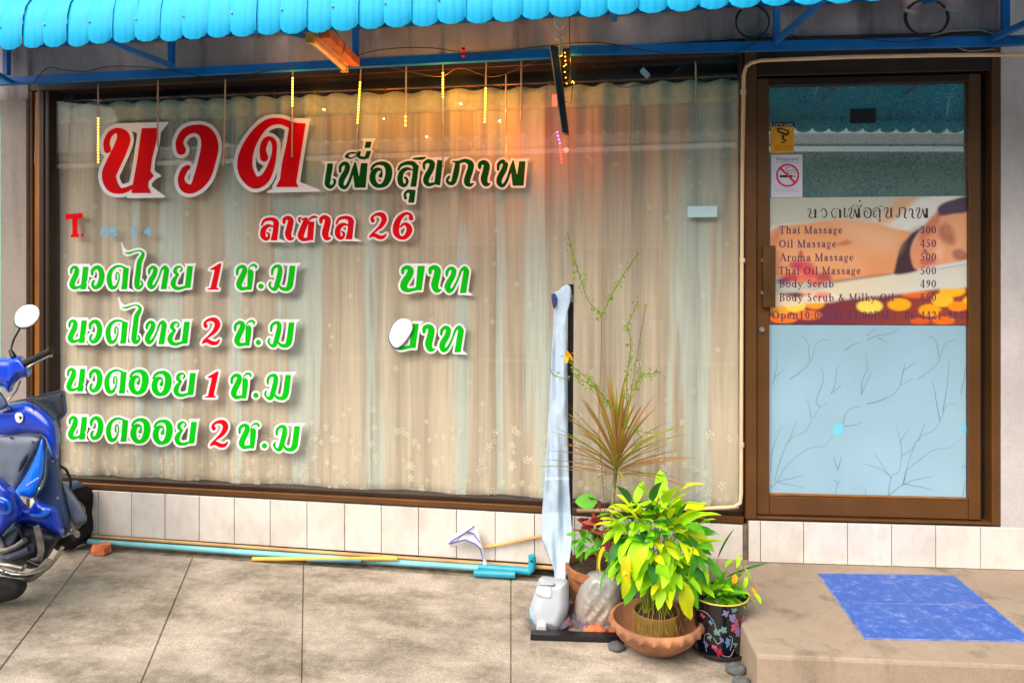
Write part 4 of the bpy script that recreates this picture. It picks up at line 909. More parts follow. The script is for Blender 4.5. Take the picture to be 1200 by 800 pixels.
TB = [(45, 103, 193, None, 'amber', 41, 'unlit tube at the far left, in front of the window jamb'),
 (115, 99, 192, (139, 190), 'amber', 115, 'half lit amber tube touching the left of the big red word'),
 (185, 94, 172, None, 'amber', 185, 'unlit tube over the first big red letter'),
 (264, 92, 195, None, 'amber', 262, 'unlit tube between the second and third big red letters'),
 (343, 84, 184, (92, 124), 'amber', 342, 'bright amber tube hanging over the third big red letter'),
 (423, 80, 176, (97, 144), 'amber', 417, 'slanting amber tube right of the tube lamp, brightly lit'),
 (476, 76, 148, (137, 147), 'amber', 475, 'tube lit only at its tip, second right of the tube lamp'),
 (519, 73, 196, (86, 114), 'amber', 519, 'amber tube lit near its top, ending at the dark green words'),
 (570, 72, 143, (104, 143), 'amber', 568, 'amber tube lit at its lower half, above the dark green words'),
 (593, 88, 190, None, 'amber', 593, 'thin tube with a reddish tip, right of the lower half lit one'),
 (611, 70, 140, None, 'amber', 611, 'unlit tube nearest to the hanging dark slab on its left'),
 (739, 118, 192, None, 'amber', 738, 'unlit tube hanging right of the dark slab, over bare curtain'),
 (815, 73, 145, None, 'amber', 817, 'short unlit tube near the right end of the window')]
for x, y0, y1, lit, col, x2, lb in TB: tube(x, y0, y1, lit, col, x2, lb)
e_ = [o for o in COL.objects if o.get('label', '').startswith('thin tube')][0]
m_ = MB()
for k in range(5): m_.ball(P(593, 168+k*4, TY-.007), .0032, 6, 4)
m_.build('led_beads', M['redled'], e_)
def plight(name, x, y, Y, e, c, r=.03):
    l = bpy.data.lights.new(name, 'POINT'); l.energy = e; l.color = c; l.shadow_soft_size = r; o = bpy.data.objects.new(name, l); COL.objects.link(o); o.location = P(x, y, Y); return o
AMB = (1, .38, .03)
for x, y, e in ((343, 108, .55), (420, 120, .6), (519, 100, .9), (569, 122, .9), (475, 143, .3), (115, 165, .16)): plight('tube_glow', x, y, TY-.06, e*1.7, AMB, .006)
plight('tube_glow', 596, 172, TY-.06, 1.3, (1, .16, .03), .006); plight('tube_glow', 655, 160, TY-.05, .4, (1, .06, .04), .012); plight('tube_glow', 663, 70, TY-.07, .6, AMB, .006)

# hanging dark slab with hook, clamp and coloured lights
hs = empty('hanging_slab', P(655, 60, -.2), 'narrow dark slab hanging edge on from white hooks above the curtains', 'hanging slab')
p4 = [P(643, 52, -.16), P(654, 55, -.16), P(666, 157, -.16), P(659, 155, -.16)]
MB().prism(p4, (0, .05, 0)).build('slab', mat('dark_slab', rgb(38, 40, 52), .45, .3, 14, .1), hs)
MB().tube([P(644, 52, -.165), P(659, 156, -.165)], .003, 6).build('edge_strip', M['steel'], hs)
m_ = MB(); c = [P(x, y, -.18) for x, y in ((655, 8), (651, 20), (651, 30), (657, 34), (661, 27), (658, 18), (654, 22), (655, 36), (650, 42), (654, 47), (659, 43))]
cv = [Vector(q) for q in cr([(v.x, v.z, 0) for v in c], .01)]
m_.tube([Vector((q.x, -.18, q.y)) for q in cv], .0045, 6).build('hook', mat('white_metal', rgb(190, 196, 196), .4, .1), hs, True)
MB().tube([P(657, 42, -.18), P(657, 66, -.18)], [.007, .009], 8).build('clamp', mat('pale_plastic', rgb(170, 165, 130), .5), hs, auto=40)
MB().box(*sorted((P(648, 0, -.1).x, P(653, 0, -.1).x)), -.13, -.12, P(0, 152, -.12).z, P(0, 141, -.12).z).build('red_lamp', M['redled'], hs)
for (x0, y0, x1, y1, c_, n) in ((653, 155, 656, 168, 'violetled', 4), (656, 168, 658, 190, 'redled', 7), (652, 66, 652, 76, 'amber', 2), (662, 62, 663, 76, 'amber', 4), (661, 78, 664, 98, 'amber', 4)):
    m_ = MB()
    for k in range(n): m_.ball(P(x0+(x1-x0)*k/(n-1), y0+(y1-y0)*k/(n-1), -.12), .0038 if c_ != 'amber' else .003, 6, 4)
    m_.build('led_beads', M[c_], hs)
MB().tube([Vector(q) for q in (P(667, 20, -.17), P(668, 60, -.17), P(671, 100, -.17), P(669, 122, -.17), P(655, 116, -.165))], .002, 5).build('cord', M['cable'], hs, True)

# fluorescent lamp under the awning
fl = empty('tube_lamp', P(410, 82, -.2), 'rusty orange lit batten lamp pointing outward under the awning', 'lamp')
pa_, pb_ = P(411, 74, -.17), P(374, 40, -.62)
M['batten'] = mat('rusty_batten', rgb(190, 92, 40), .5, .35, 12, .1)
off = Vector((.022, 0, .0))
MB().beam(pa_+off, pb_+off, .045, .035).build('batten', M['batten'], fl)
MB().beam(pa_+Vector((-.012, 0, -.006)), pb_+Vector((-.012, 0, -.006)), .03, .012).build('reflector', mat('dull_reflector', rgb(196, 142, 110), .5, .2), fl)
tb = Vector((-.036, 0, -.022)); MB().tube([pa_+tb, pb_+tb], .013, 12).build('tube', mat('frosted_tube', rgb(226, 178, 140), .3, .1), fl, auto=40)
for q, s in ((pa_, .02), (pb_, -.02)): 
    MB().beam(q+tb+Vector((0, 0, .0)), q+tb+(pa_-pb_).normalized()*s, .034, .034).build('end_cap', mat('amber_cap', rgb(190, 150, 60), .5), fl)
MB().tube([pb_, pb_+Vector((.05, .02, .03)), pb_+Vector((.09, .06, -.03)), pb_+Vector((.05, .12, -.05))], .002, 5).build('wire', M['cable'], fl, True)

# cables
def cable(name, pts, r, mt, label, cat='cable', grp=None):
    v = [P(x, y, Y) for x, y, Y in pts]; q = [tuple(a) for a in v]; out = []
    q = [q[0]]+q+[q[-1]]
    for i in range(1, len(q)-2):
        p0, p1, p2, p3 = [Vector(z) for z in q[i-1:i+3]]
        for k in range(8):
            s = k/8; out.append(.5*((2*p1)+(p2-p0)*s+(2*p0-5*p1+4*p2-p3)*s*s+(-p0+3*p1-3*p2+p3)*s**3))
    out.append(Vector(q[-1])); return tag(MB().tube(out, r, 6).build(name, mt, None, True), label, cat, grp)
def coil(cx, cy, rx, ry, n, r, mt, label, extra=None):
    m_ = MB()
    for k in range(n):
        dx, dy = random.uniform(-1.2, 1.2), random.uniform(-1.2, 1.2)
        m_.tube([P(cx+dx+rx*math.cos(a)*(1+.02*k), cy+dy+ry*math.sin(a), -.03-.006*k) for a in [2*math.pi*q/28 for q in range(29)]], r, 6, False)
    o = tag(m_.build('cable_coil', mt, None, True), label, 'cable coil', 'coiled cables on the lintel'); return o
coil(842, 27, 19.5, 19, 2, .0022, M['cable_grey'], 'thin grey cable coil, leftmost of the three coils on the lintel')
coil(882, 26, 19, 19, 3, .0028, M['cable'], 'black cable coil right beside the thin grey one')
coil(1086, 21, 24.5, 21, 4, .0032, M['cable'], 'larger black cable coil above the door')
for x, y in ((866, 6), (1114, 10), (1066, 12)): 
    tag(MB().beam(P(x-6, y, -.06), P(x+6, y+4, -.06), .012, .012).build('cable_plug', mat('grey_plug', rgb(150, 155, 155), .5)), {866: 'small grey cable plug above the two left coils', 1114: 'grey cable plug at the right of the coil above the door', 1066: 'grey cable plug at the left of the coil above the door'}[x], 'plug')
cable('cable', [(40, 97, -.17), (55, 80, -.165), (75, 82, -.165), (100, 84, -.165), (130, 78, -.165), (180, 80, -.165), (260, 93, -.17), (300, 86, -.17), (345, 78, -.17)], .0022, M['cable'], 'black cable sagging along the left part of the blue beam', grp='cables along the awning beam')
cable('cable', [(415, 66, -.165), (450, 58, -.165), (500, 56, -.165), (560, 62, -.165), (640, 54, -.165), (700, 50, -.165), (760, 60, -.165), (820, 68, -.165), (860, 62, -.165), (900, 42, -.165)], .0022, M['cable'], 'black cable over the middle of the blue beam', grp='cables along the awning beam')
cable('cable', [(920, 40, -.165), (960, 46, -.165), (1010, 46, -.165), (1060, 50, -.165), (1100, 44, -.165), (1150, 40, -.165), (1200, 46, -.165)], .0025, M['cable'], 'black cable along the blue beam above the door', grp='cables along the awning beam')
cable('cable', [(1090, 42, -.17), (1120, 36, -.17), (1150, 36, -.17), (1168, 42, -.17)], .0025, M['cable_grey'], 'short grey cable loop at the right end of the beam', grp='cables along the awning beam')
cable('cable', [(1120, 54, -.17), (1135, 60, -.17), (1165, 58, -.17)], .0025, M['cable_grey'], 'pale cable end hanging under the beam above the door', grp='cables along the awning beam')
cable('cable', [(680, 62, -.15), (700, 82, -.13), (724, 101, -.12), (750, 100, -.12), (780, 92, -.12), (800, 78, -.14)], .0016, M['cable'], 'thin wire sagging over the right part of the curtains', grp='cables along the awning beam')
cable('cable', [(453, 78, -.13), (480, 84, -.12), (515, 90, -.12), (540, 80, -.12), (580, 90, -.12), (632, 70, -.13)], .0013, mat('bronze_wire', rgb(120, 90, 50), .5), 'thin brown wire zigzag between the light tubes', grp='cables along the awning beam')
tag(MB().ball(P(543, 58, -.18), .010, 8, 6).ball(P(543, 65, -.18), .008, 8, 6).build('red_bead', FILL['red'], None, True), 'small red double bead on the beam, over the middle of the window', 'bead')
tag(MB().beam(P(752, 82, -.15), P(760, 90, -.15), .025, .02).build('hanging_clip', mat('blue_clip', rgb(130, 170, 190), .5)), 'small pale blue clip hanging under the beam right of the slab', 'clip')

# conduit pipe
cd = empty('conduit_pipe', P(869, 400, -.03), 'beige conduit pipe running over the door and down between window and door', 'pipe')
pc = [P(1230, 64, -.05), P(1100, 65, -.05), P(1000, 67, -.05), P(892, 71, -.05), P(880, 74, -.05), P(874, 79, -.05), P(871.5, 88, -.05), P(870, 200, -.05), P(869, 400, -.05), P(868.5, 578, -.05), P(867.5, 589, -.05), P(861, 593.5, -.05), P(850, 594.5, -.05), P(760, 597, -.05), P(676, 598, -.05)]
MB().tube(pc, .0085, 10).build('pipe', M['conduit'], cd, True)
for x, y in ((871, 108), (870, 305), (869, 521)): MB().tube([P(x, y-2.5, -.05), P(x, y+2.5, -.05)], .0125, 12).build('coupling', mat('conduit_clip', rgb(214, 190, 160), .45), cd, auto=40)

# floor pipes along the wall
def gp(x, y, r): v = G(x, y); return Vector((v.x, v.y, v.z+r))
pp = empty('blue_pipe', gp(400, 655, .01), 'pale blue pipe along the foot of the tiles with a turned up elbow end', 'pipe')
a_, b_ = P(104, 634, -.065), P(590, 667, -.065)
MB().tube([a_, (a_+b_)/2+Vector((0, 0, -.002)), b_], .014, 12).build('pipe', M['pvc_pale'], pp, auto=40)
b2 = P(622, 669, -.065); MB().tube([b_-Vector((.12, 0, -.003)), b2], .0185, 12).build('sleeve', M['pvc_blue'], pp, auto=40)
up = b2+Vector((0, 0, .075)); MB().tube([b2-Vector((.03, 0, 0)), b2-Vector((.008, 0, 0)), b2+Vector((.004, 0, .012)), b2+Vector((.006, 0, .03)), up+Vector((.006, 0, 0))], .018, 12).build('elbow', M['pvc_blue'], pp, auto=40)
MB().tube([b2+Vector((.006, -.0185, .055)), b2+Vector((.006, -.0195, .055))], .006, 10).build('bolt_hole', M['blackp'], pp)
c1, c2 = P(556, 671, -.11), P(604, 673, -.11)
tag(MB().tube([c1, c2], .017, 12).build('blue_pipe_stub', M['pvc_blue'], None, auto=40), 'short turquoise pipe stub lying before the elbow pipe', 'pipe')
c1, c2 = P(360, 656, -.095), P(424, 657, -.095)
tag(MB().tube([c1, c2], .010, 10).build('blue_pipe_stub', mat('teal_pipe', rgb(40, 110, 130), .5), None, auto=40), 'dark teal pipe piece lying under the yellow one', 'pipe')
c1, c2 = P(296, 654.5, -.10), P(466, 654, -.09)
tag(MB().tube([c1, c2], .0095, 10).build('yellow_pipe', M['pvc_yellow'], None, auto=40), 'bright yellow pipe lying on the blue pipe in mid pavement', 'pipe')
c1, c2 = P(108, 627.5, -.04), P(690, 671, -.04); c1.z = .02; c2.z = .02
tag(MB().tube([P(108, 628, -.03), P(400, 648.5, -.03), P(690, 668, -.03)], .009, 10).build('tan_pipe', M['tan_pipe'], None, auto=40), 'long thin tan pipe against the foot of the tiled plinth', 'pipe')
tag(MB().tube([P(566, 641, -.03), P(595, 636, -.035), P(634, 628, -.03)], .007, 8).build('orange_pipe', mat('orange_pipe', rgb(232, 160, 84), .5, .2), None, auto=40), 'thin orange pipe slanting up across the tiles beside the banner', 'pipe')
MB().box(XL, FR.ox, -.012, -.001, -.02, .043).build('plinth_gap_shade', M['gap_dark'], bd)  # strip coloured dark in place of the shaded gap below the tiles

# opposite side of the street, seen only as reflections
ob = empty('opposite_building', (0, -13, 0), 'row house across the street, only seen as a faint reflection in the glass', 'building')
MB().box(-16, 14, -14, -13, -.4, 4.4).build('wall', mat('opp_wall', rgb(238, 234, 222), .9, .2, 1), ob)
for x0, x1, z0, z1, c in ((-9, -6.5, -.3, 2.3, (80, 84, 88)), (-5, -2.2, -.3, 2.3, (120, 70, 50)), (-1.2, .6, .6, 2.2, (50, 60, 70)), (1.5, 4.2, -.3, 2.4, (150, 90, 60)), (5.2, 7.5, .5, 2.2, (60, 66, 70))):
    MB().box(x0, x1, -12.995, -12.93, z0, z1).build('shutter', mat('shutter', rgb(*c), .6), ob)
MB().hexa([(-16, -11.6, 4.25), (14, -11.6, 4.25), (14, -13.2, 4.8), (-16, -13.2, 4.8), (-16, -11.6, 4.3), (14, -11.6, 4.3), (14, -13.2, 4.85), (-16, -13.2, 4.85)]).build('roof', mat('opp_roof', rgb(120, 118, 112), .7), ob)
# ------------------------------------------------------------------ banner pole and cloth
bs = empty('banner_stand', G(668, 700), 'thin black banner pole with flat black foot beside the window', 'banner stand')
yp = G(668, 702).y
MB().tube([Vector((P(669, 340, yp).x, yp, P(669, 333, yp).z)), Vector((P(667, 700, yp).x, yp, gz(yp)))], .0135, 10).build('pole', M['blackm'], bs, auto=40)
MB().tube([P(669, 345, yp)+Vector((0, 0, 0)), P(669, 354, yp)], .0155, 10).build('collar', M['steel'], bs, auto=40)
f1, f2, f3 = G(622, 747), G(742, 751), G(668, 698)
MB().beam(f1+Vector((0, 0, .012)), f2+Vector((0, 0, .012)), .04, .022).build('foot', M['blackm'], bs)
MB().beam(f3+Vector((0, 0, .010)), Vector((f3.x, f1.y+.02, gz(f1.y)+.010)), .04, .018).build('foot', M['blackm'], bs)
cloth = [(654,341),(660,335),(667,334),(670,341),(669,352),(665,366),(664,382),(665,420),(666,500),(667,560),(669,600),(671,626),(669,648),(665,668),(660,690),(656,705),(652,700),(648,692),(650,678),(648,664),(641,648),(635,630),(634,618),(636,590),(639,550),(642,500),(645,440),(648,385),(649,364),(647,352),(648,343)]
M['cloth'] = mat('pale_blue_cloth', rgb(166, 186, 206), .9, .08, 6, .5, 26, stretch=(1.5, 1.5, .5))
def yc(x, y):
    tw = math.sin(y/31)*.02
    return yp-.045+.010*math.sin((x-650)/3.4+y/55)+.006*math.sin((x-640)/2.1-y/40)+tw*(1 if y > 560 else .3)-(0.12*max(0, (y-600)/100))
cl = empty('cloth_banner', P(655, 700, yp-.15), 'long pale blue cloth hanging twisted from the black pole', 'cloth')
pillow('cloth', smoothpoly(cloth, 3), yc, .006, 4, M['cloth'], cl, 1.3, .5, .002, 9)
pillow('dark_hem', [(646,345),(650,343),(653,349),(652,358),(649,362),(647,355)], lambda x, y: yp-.062, .004, 3, mat('navy_hem', rgb(40, 50, 110), .7), cl, .8)
pillow('dark_hem', [(652,690),(656,697),(660,701),(657,708),(653,703),(650,696)], lambda x, y: yp-.19, .004, 3, mat('slate_hem', rgb(66, 92, 124), .7), cl, .8)

# ------------------------------------------------------------------ jug, bag, wrap, stones
def q6(pts, ox=600, oy=640, u=6.157): return [(ox+x/u, oy+y/u) for x, y in pts]
yj = G(642, 738).y
jg = empty('plastic_jug', Vector((P(642, 740, yj).x, yj, gz(yj))), 'white plastic jug leaning cap down at the foot of the hanging cloth', 'jug')
M['hdpe'] = mat('white_hdpe', rgb(172, 179, 188), .45, .08, 8, .1, 12)
jf = lambda x, y: yj+.05+(741-y)*.0006
pillow('body', smoothpoly(q6([(195,235),(235,224),(300,234),(398,248),(412,300),(407,450),(384,530),(345,608),(250,622),(160,600),(130,520),(128,440),(165,325)]), 3), jf, .075, 13, M['hdpe'], jg, 1.2, .8)
pillow('handle_recess', smoothpoly(q6([(195,285),(285,290),(290,372),(230,378),(172,340)]), 2), lambda x, y: jf(x, y)-.068, .012, 4, mat('recess_plastic', rgb(196, 202, 210), .4), jg, .9, .5)
pillow('handle_grip', smoothpoly(q6([(200,262),(300,262),(302,284),(200,282)]), 2), lambda x, y: jf(x, y)-.070, .016, 3, M['hdpe'], jg, .9)
cz = P(*q6([(217, 566)])[0], jf(0, 730)-.07)
MB().tube([cz+Vector((0, .03, .012)), cz, cz+Vector((0, -.028, -.008))], [.02, .021, .0205], 18).build('cap', mat('white_cap', rgb(222, 222, 218), .4), jg, auto=40)
MB().tube([cz+Vector((0, .05, .02)), cz+Vector((0, .02, .008))], .023, 18).build('neck', M['hdpe'], jg, auto=40)
pillow('label', smoothpoly(q6([(128,440),(160,480),(185,560),(160,560),(128,500)]), 2), lambda x, y: jf(x, y)-.045, .010, 4, mat('pale_label', rgb(140, 180, 205), .5), jg, .9)
yb_ = G(700, 738).y
def bagmat():
    m, t, b, v = newm('plastic_bag'); n1 = noise(t, v, 18, 6, .6); n2 = noise(t, v, 60, 5, .6)
    sp = N(t, 'ShaderNodeSeparateXYZ'); t.links.new(v, sp.inputs[0])
    top = ramp(t, sp.outputs[2], .08, .15)
    c = mixc(t, ramp(t, n2, .3, .7), rgb(196, 182, 168), rgb(172, 158, 144)); c = mixc(t, top, c, rgb(184, 184, 182))
    c = mixc(t, ramp(t, n1, .57, .64, 0, .4), c, rgb(196, 192, 188))
    t.links.new(c, b.inputs['Base Color']); b.inputs['Roughness'].default_value = .3; b.inputs['Coat Weight'].default_value = .8; b.inputs['Coat Roughness'].default_value = .08
    n9 = noise(t, mapv(t, v, (1, 1, 2)), 34, 8, .8); bumpn(t, b, n9, 1.0, .02); return m
bg_o = pillow('sand_bag', smoothpoly(q6([(455,400),(450,480),(468,560),(500,606),(560,635),(640,640),(710,612),(760,560),(800,350),(790,270),(740,205),(640,180),(560,190),(505,240),(470,330)]), 3), lambda x, y: yb_+.07, .10, 18, bagmat(), None, 1.2, .7, .0035, 4.5)
tag(bg_o, 'bulging clear plastic bag of pale sand between jug and big bowl', 'bag')
for i, (x, y, r, sx, mt, lb, ct) in enumerate(((697, 742, .034, 1.5, 'brick', 'flat orange brick piece at the foot of the plastic bag', 'brick'), (716, 739, .030, 1.1, 'brick', 'rounded orange stone between the bag and the big bowl', 'stone'), (664, 733, .030, .9, 'brick', 'orange shard beside the jug', 'shard'),
   (722, 761, .030, 1.1, 'stone', 'dark round stone in front of the big bowl', 'stone'), (862, 788, .034, 1.1, 'stone', 'grey stone against the step corner, behind the other', 'stone'), (869, 803, .030, 1.1, 'stone', 'grey stone cut by the photo edge, at the step corner', 'stone'))):
    c = G(x, y); m_ = MB(); m_.ball((c.x, c.y, c.z+r*.45), r, 12, 8, (sx, .9, .62), .09)
    o = m_.build({'brick': 'brick_piece', 'stone': 'stone', 'shard': 'shard'}[ct], M[mt], None, True); tag(o, lb, ct)
fb_ = MB(); c = G(117, 648)
pts = [(-.055,0,.01),(-.01,-.035,0),(.05,-.03,.005),(.06,.01,.01),(.02,.04,.005),(-.045,.03,.01)]
fb_.add([c+Vector(p) for p in pts]+[c+Vector((p[0]*.85+.004, p[1]*.8, .045+.012*math.sin(i*2.1))) for i, p in enumerate(pts)], [tuple(reversed(range(6))), tuple(range(6, 12))]+[(i, (i+1) % 6, 6+(i+1) % 6, 6+i) for i in range(6)])
tag(fb_.build('brick_piece', M['brick']), 'broken orange brick lump on the pavement by the motorbike front wheel', 'brick')
# crumpled dark film round the foot
m_ = MB(); V = []; Fc = []; nx_, ny_ = 34, 12
c0, c1, c2, c3 = G(612, 741), G(735, 745), G(725, 700), G(630, 708)
for i in range(nx_+1):
    for j in range(ny_+1):
        u, v = i/nx_, j/ny_; p = (c0*(1-u)+c1*u)*(1-v)+(c3*(1-u)+c2*u)*v
        e = min(u, 1-u, v, 1-v); p = p+Vector((rng.normal(0, .003), rng.normal(0, .003), .012+.010*math.sin(u*31+v*9)+.010*abs(rng.normal(0, 1))*min(1, e*8)+.014*(v < .3)))
        V.append(p)
for i in range(nx_):
    for j in range(ny_): a = i*(ny_+1)+j; Fc.append((a, a+ny_+1, a+ny_+2, a+1))
film = mat('grey_film', rgb(96, 90, 108), .22, .35, 30, .4, 60, coat=.8, alpha=.62)
tag(mesh_obj('plastic_wrap', V, Fc, film, None, False), 'crumpled grey plastic film wrapped round the foot of the black stand', 'plastic film')
# leftover smear of an erased motorbike, made up as a torn scrap
scr = empty('smear_scrap', P(560, 668, -.06), 'white and violet smear of an erased motorbike, made as a torn scrap left of the banner', 'plastic scrap')
pillow('sheet', smoothpoly([(554,616),(560,621),(565,638),(569,652),(574,671),(580,674),(566,674),(566,655),(560,641),(545,636),(529,641),(525,634),(530,627),(543,621)], 2), lambda x, y: -.07+.006*math.sin(x/3), .006, 3, mat('white_film', rgb(228, 226, 232), .3, .05), scr, .8)
for q in ([(556,616),(545,624),(530,633),(526,637)], [(527,636),(545,632),(557,637),(563,643),(566,655)], [(546,623),(555,625),(562,635)]):
    MB().tube([P(x, y, -.085) for x, y in q], .0038, 6).build('stripe', mat('violet_film', rgb(104, 104, 170), .4), scr, True)
# pale oval mirror on the window
mr = empty('oval_mirror', P(468, 406, .015), 'white oval mirror on the window covering part of a green word', 'mirror')
ov = smoothpoly([(455+x/6.4, 300+y/6.4) for x, y in ((70,478),(110,465),(165,478),(187,525),(175,575),(120,655),(70,692),(35,680),(8,635),(6,585),(35,515))], 1.5)
M['mirror_sky'] = mat('sky_white_mirror', rgb(250, 250, 252), .25, .01)  # plain white paints the reflected sky onto the mirror faces
pillow('rim', [(x-.6, y+.9) for x, y in ov], lambda x, y: .012, .006, 4, mat('blue_rim', rgb(90, 110, 150), .4), mr, .8)
pillow('face', [(468+(x-468)*.96, 390.5+(y-390.5)*.96) for x, y in ov], lambda x, y: .006, .006, 6, M['mirror_sky'], mr, .8)

# ------------------------------------------------------------------ plants
def leafmat(name, c1, c2, rough=.45):
    m, t, b, v = newm(name); oi = N(t, 'ShaderNodeObjectInfo'); n1 = noise(t, v, 30, 4)
    f = N(t, 'ShaderNodeMath', operation='MULTIPLY_ADD'); f.inputs[1].default_value = .6; t.links.new(oi.outputs['Random'], f.inputs[0]); t.links.new(ramp(t, n1, .3, .7, 0, .4), f.inputs[2])
    c = mixc(t, f.outputs[0], c1, c2); t.links.new(c, b.inputs['Base Color']); b.inputs['Roughness'].default_value = .6
    v2 = noise(t, v, 90, 3); bumpn(t, b, v2, .25, .003)
    tl = N(t, 'ShaderNodeBsdfTranslucent'); t.links.new(c, tl.inputs[0]); ms_ = N(t, 'ShaderNodeMixShader'); ms_.inputs[0].default_value = .35
    out = t.nodes['Material Output']; t.links.new(b.outputs[0], ms_.inputs[1]); t.links.new(tl.outputs[0], ms_.inputs[2]); t.links.new(ms_.outputs[0], out.inputs[0]); return m
LM = {'lime': leafmat('lime_leaf', rgb(196, 238, 16), rgb(140, 216, 18)), 'yellow': leafmat('yellow_leaf', rgb(236, 240, 24), rgb(218, 230, 14)), 'green': leafmat('green_leaf', rgb(112, 196, 36), rgb(70, 160, 26)),
      'deep': leafmat('deep_leaf', rgb(30, 104, 36), rgb(60, 130, 40)), 'orange': leafmat('orange_leaf', rgb(250, 205, 14), rgb(240, 165, 20)), 'red': leafmat('red_leaf', rgb(150, 30, 34), rgb(90, 24, 30)), 'rust': leafmat('rust_leaf', rgb(190, 84, 50), rgb(150, 60, 50)),
      'olive': leafmat('olive_blade', rgb(180, 160, 50), rgb(134, 146, 36)), 'mauve': leafmat('mauve_blade', rgb(176, 116, 84), rgb(176, 142, 66)), 'stem': mat('green_stem', rgb(140, 160, 40), .6, .2, 20), 'bark': mat('thin_bark', rgb(130, 100, 70), .8, .2, 20)}
def leaf_mesh(L, W, droop, fold, mt, wav=0, n=6, tip=1.0):
    V = []; Fc = []
    for i in range(n+1):
        s = i/n; w_ = W*(math.sin(math.pi*min(s**.8, 1))**.6)*tip if i not in (0, n) else W*.03
        a = droop*s; x = L*(math.sin(a)/max(droop, .01)) if droop > .01 else L*s; z = -L*(1-math.cos(a))/max(droop, .01) if droop > .01 else 0
        zz = wav*math.sin(s*9)
        V += [(x, -w_, z+fold*w_+zz), (x, 0, z), (x, w_, z+fold*w_-zz)]
    for i in range(n):
        for k in (0, 1): a = i*3+k; Fc.append((a, a+3, a+4, a+1))
    me = bpy.data.meshes.new('leaf'); me.from_pydata(V, [], Fc); me.materials.append(mt); me.polygons.foreach_set('use_smooth', [True]*len(Fc)); return me
def orient(d, up=Vector((0, 0, 1)), roll=0):
    d = d.normalized(); y = up.cross(d)
    if y.length < 1e-3: y = Vector((0, 1, 0))
    y.normalize(); z = d.cross(y); m_ = Matrix((d, y, z)).transposed(); return m_ @ Matrix.Rotation(roll, 3, 'X')
def put_leaf(me, p, d, par, s=1, roll=0, name='leaf'):
    o = bpy.data.objects.new(name, me); COL.objects.link(o); o.parent = par
    o.matrix_local = Matrix.Translation(Vector(p)-WL[par.name]) @ orient(d, Vector((0, 0, 1)), roll).to_4x4() @ Matrix.Scale(s, 4); return o
# big terracotta bowl and its plant
cb = G(769, 764); cb = Vector((cb.x, cb.y+.02, gz(cb.y)))
sc_ = (3.45+cb.y)/(cs+sn*.2)/F   # metres per px there
Rb = 53*sc_
bw = empty('terracotta_bowl', cb, 'wide terracotta bowl with wavy rim holding the big yellow green plant', 'bowl')
hb = .125
def wav(i, a, r, z):
    if i in (5, 6): return r+.004*math.sin(a*22), z-.004*math.sin(a*22)
    return r, z
prof = [(.001, 0), (.055, 0), (.10, .022), (Rb*.85, .06), (Rb*.95, hb-.035), (Rb*1.02, hb-.026), (Rb*1.03, hb-.008), (Rb*1.0, hb), (Rb*.94, hb), (Rb*.90, hb-.02), (Rb*.80, .06), (.09, .03), (.001, .025)]
MB().lathe(prof, cb, 88, wav).build('bowl', mat('weathered_terracotta', rgb(164, 112, 78), .85, .35, 7, .25, 50), bw, auto=50)
MB().lathe([(.07, .03), (.085, .10), (.088, .145), (.082, .147), (.079, .12), (.001, .12)], cb+Vector((.0, 0, .005)), 30).build('inner_pot', mat('olive_pot', rgb(150, 118, 50), .7, .3, 12, .2), bw, auto=40)
MB().ball(cb+Vector((0, 0, .125)), .078, 20, 8, (1, 1, .45), .1).build('root_ball', M['soil'], bw, True)
gp_ = empty('leafy_plant', cb+Vector((0, 0, .13)), 'big bushy plant with yellow green oblong leaves growing in the terracotta bowl', 'plant')
tmpl = {k: [leaf_mesh(.10, .018, .7, .3, LM[k], .001), leaf_mesh(.115, .021, 1.1, .25, LM[k], .003), leaf_mesh(.08, .015, .4, .4, LM[k], 0), leaf_mesh(.095, .017, .9, -.15, LM[k], .003)] for k in ('lime', 'yellow', 'green', 'deep', 'orange')}
ctr = Vector((P(770, 645, cb.y).x, cb.y, P(770, 640, cb.y).z)); base = cb+Vector((0, 0, .13)); st_ = MB()
random.seed(11)
ga = math.pi*(3-math.sqrt(5)); n = 292
for i in range(n):
    zz = 1-1.72*(i+.5)/n; r_ = math.sqrt(max(0, 1-zz*zz)); a = i*ga
    d = Vector((r_*math.cos(a), r_*math.sin(a), zz)); rad = random.uniform(.45, 1.0)
    p = ctr+Vector((d.x*.19, d.y*.15, d.z*.225))*rad+Vector((.012*(1-d.z), 0, 0))
    if d.y > .5: continue
    k = random.random(); w_ = d.z+.5*d.x*-1
    kind = 'lime' if k < .62 else 'green' if k < .80 else 'yellow' if k < .96 else 'deep'
    if d.z < -.2 and kind == 'deep': kind = 'green'
    dr_ = (d*.9+Vector((random.uniform(-.6, .6), random.uniform(-.7, .1), random.uniform(-.5, .5))))
    if dr_.length < .1: dr_ = d
    put_leaf(random.choice(tmpl[kind]), p-dr_.normalized()*.03, dr_, gp_, random.uniform(.85, 1.3), random.uniform(-.7, .7))
    if i % 2 == 0:
        q = p-dr_.normalized()*.03; b0 = base+Vector((random.uniform(-.05, .05), random.uniform(-.04, .04), 0)); mid = (b0+q)/2+Vector((random.uniform(-.02, .02), 0, .03)); st_.tube([b0, mid, q], .0016, 4, False)
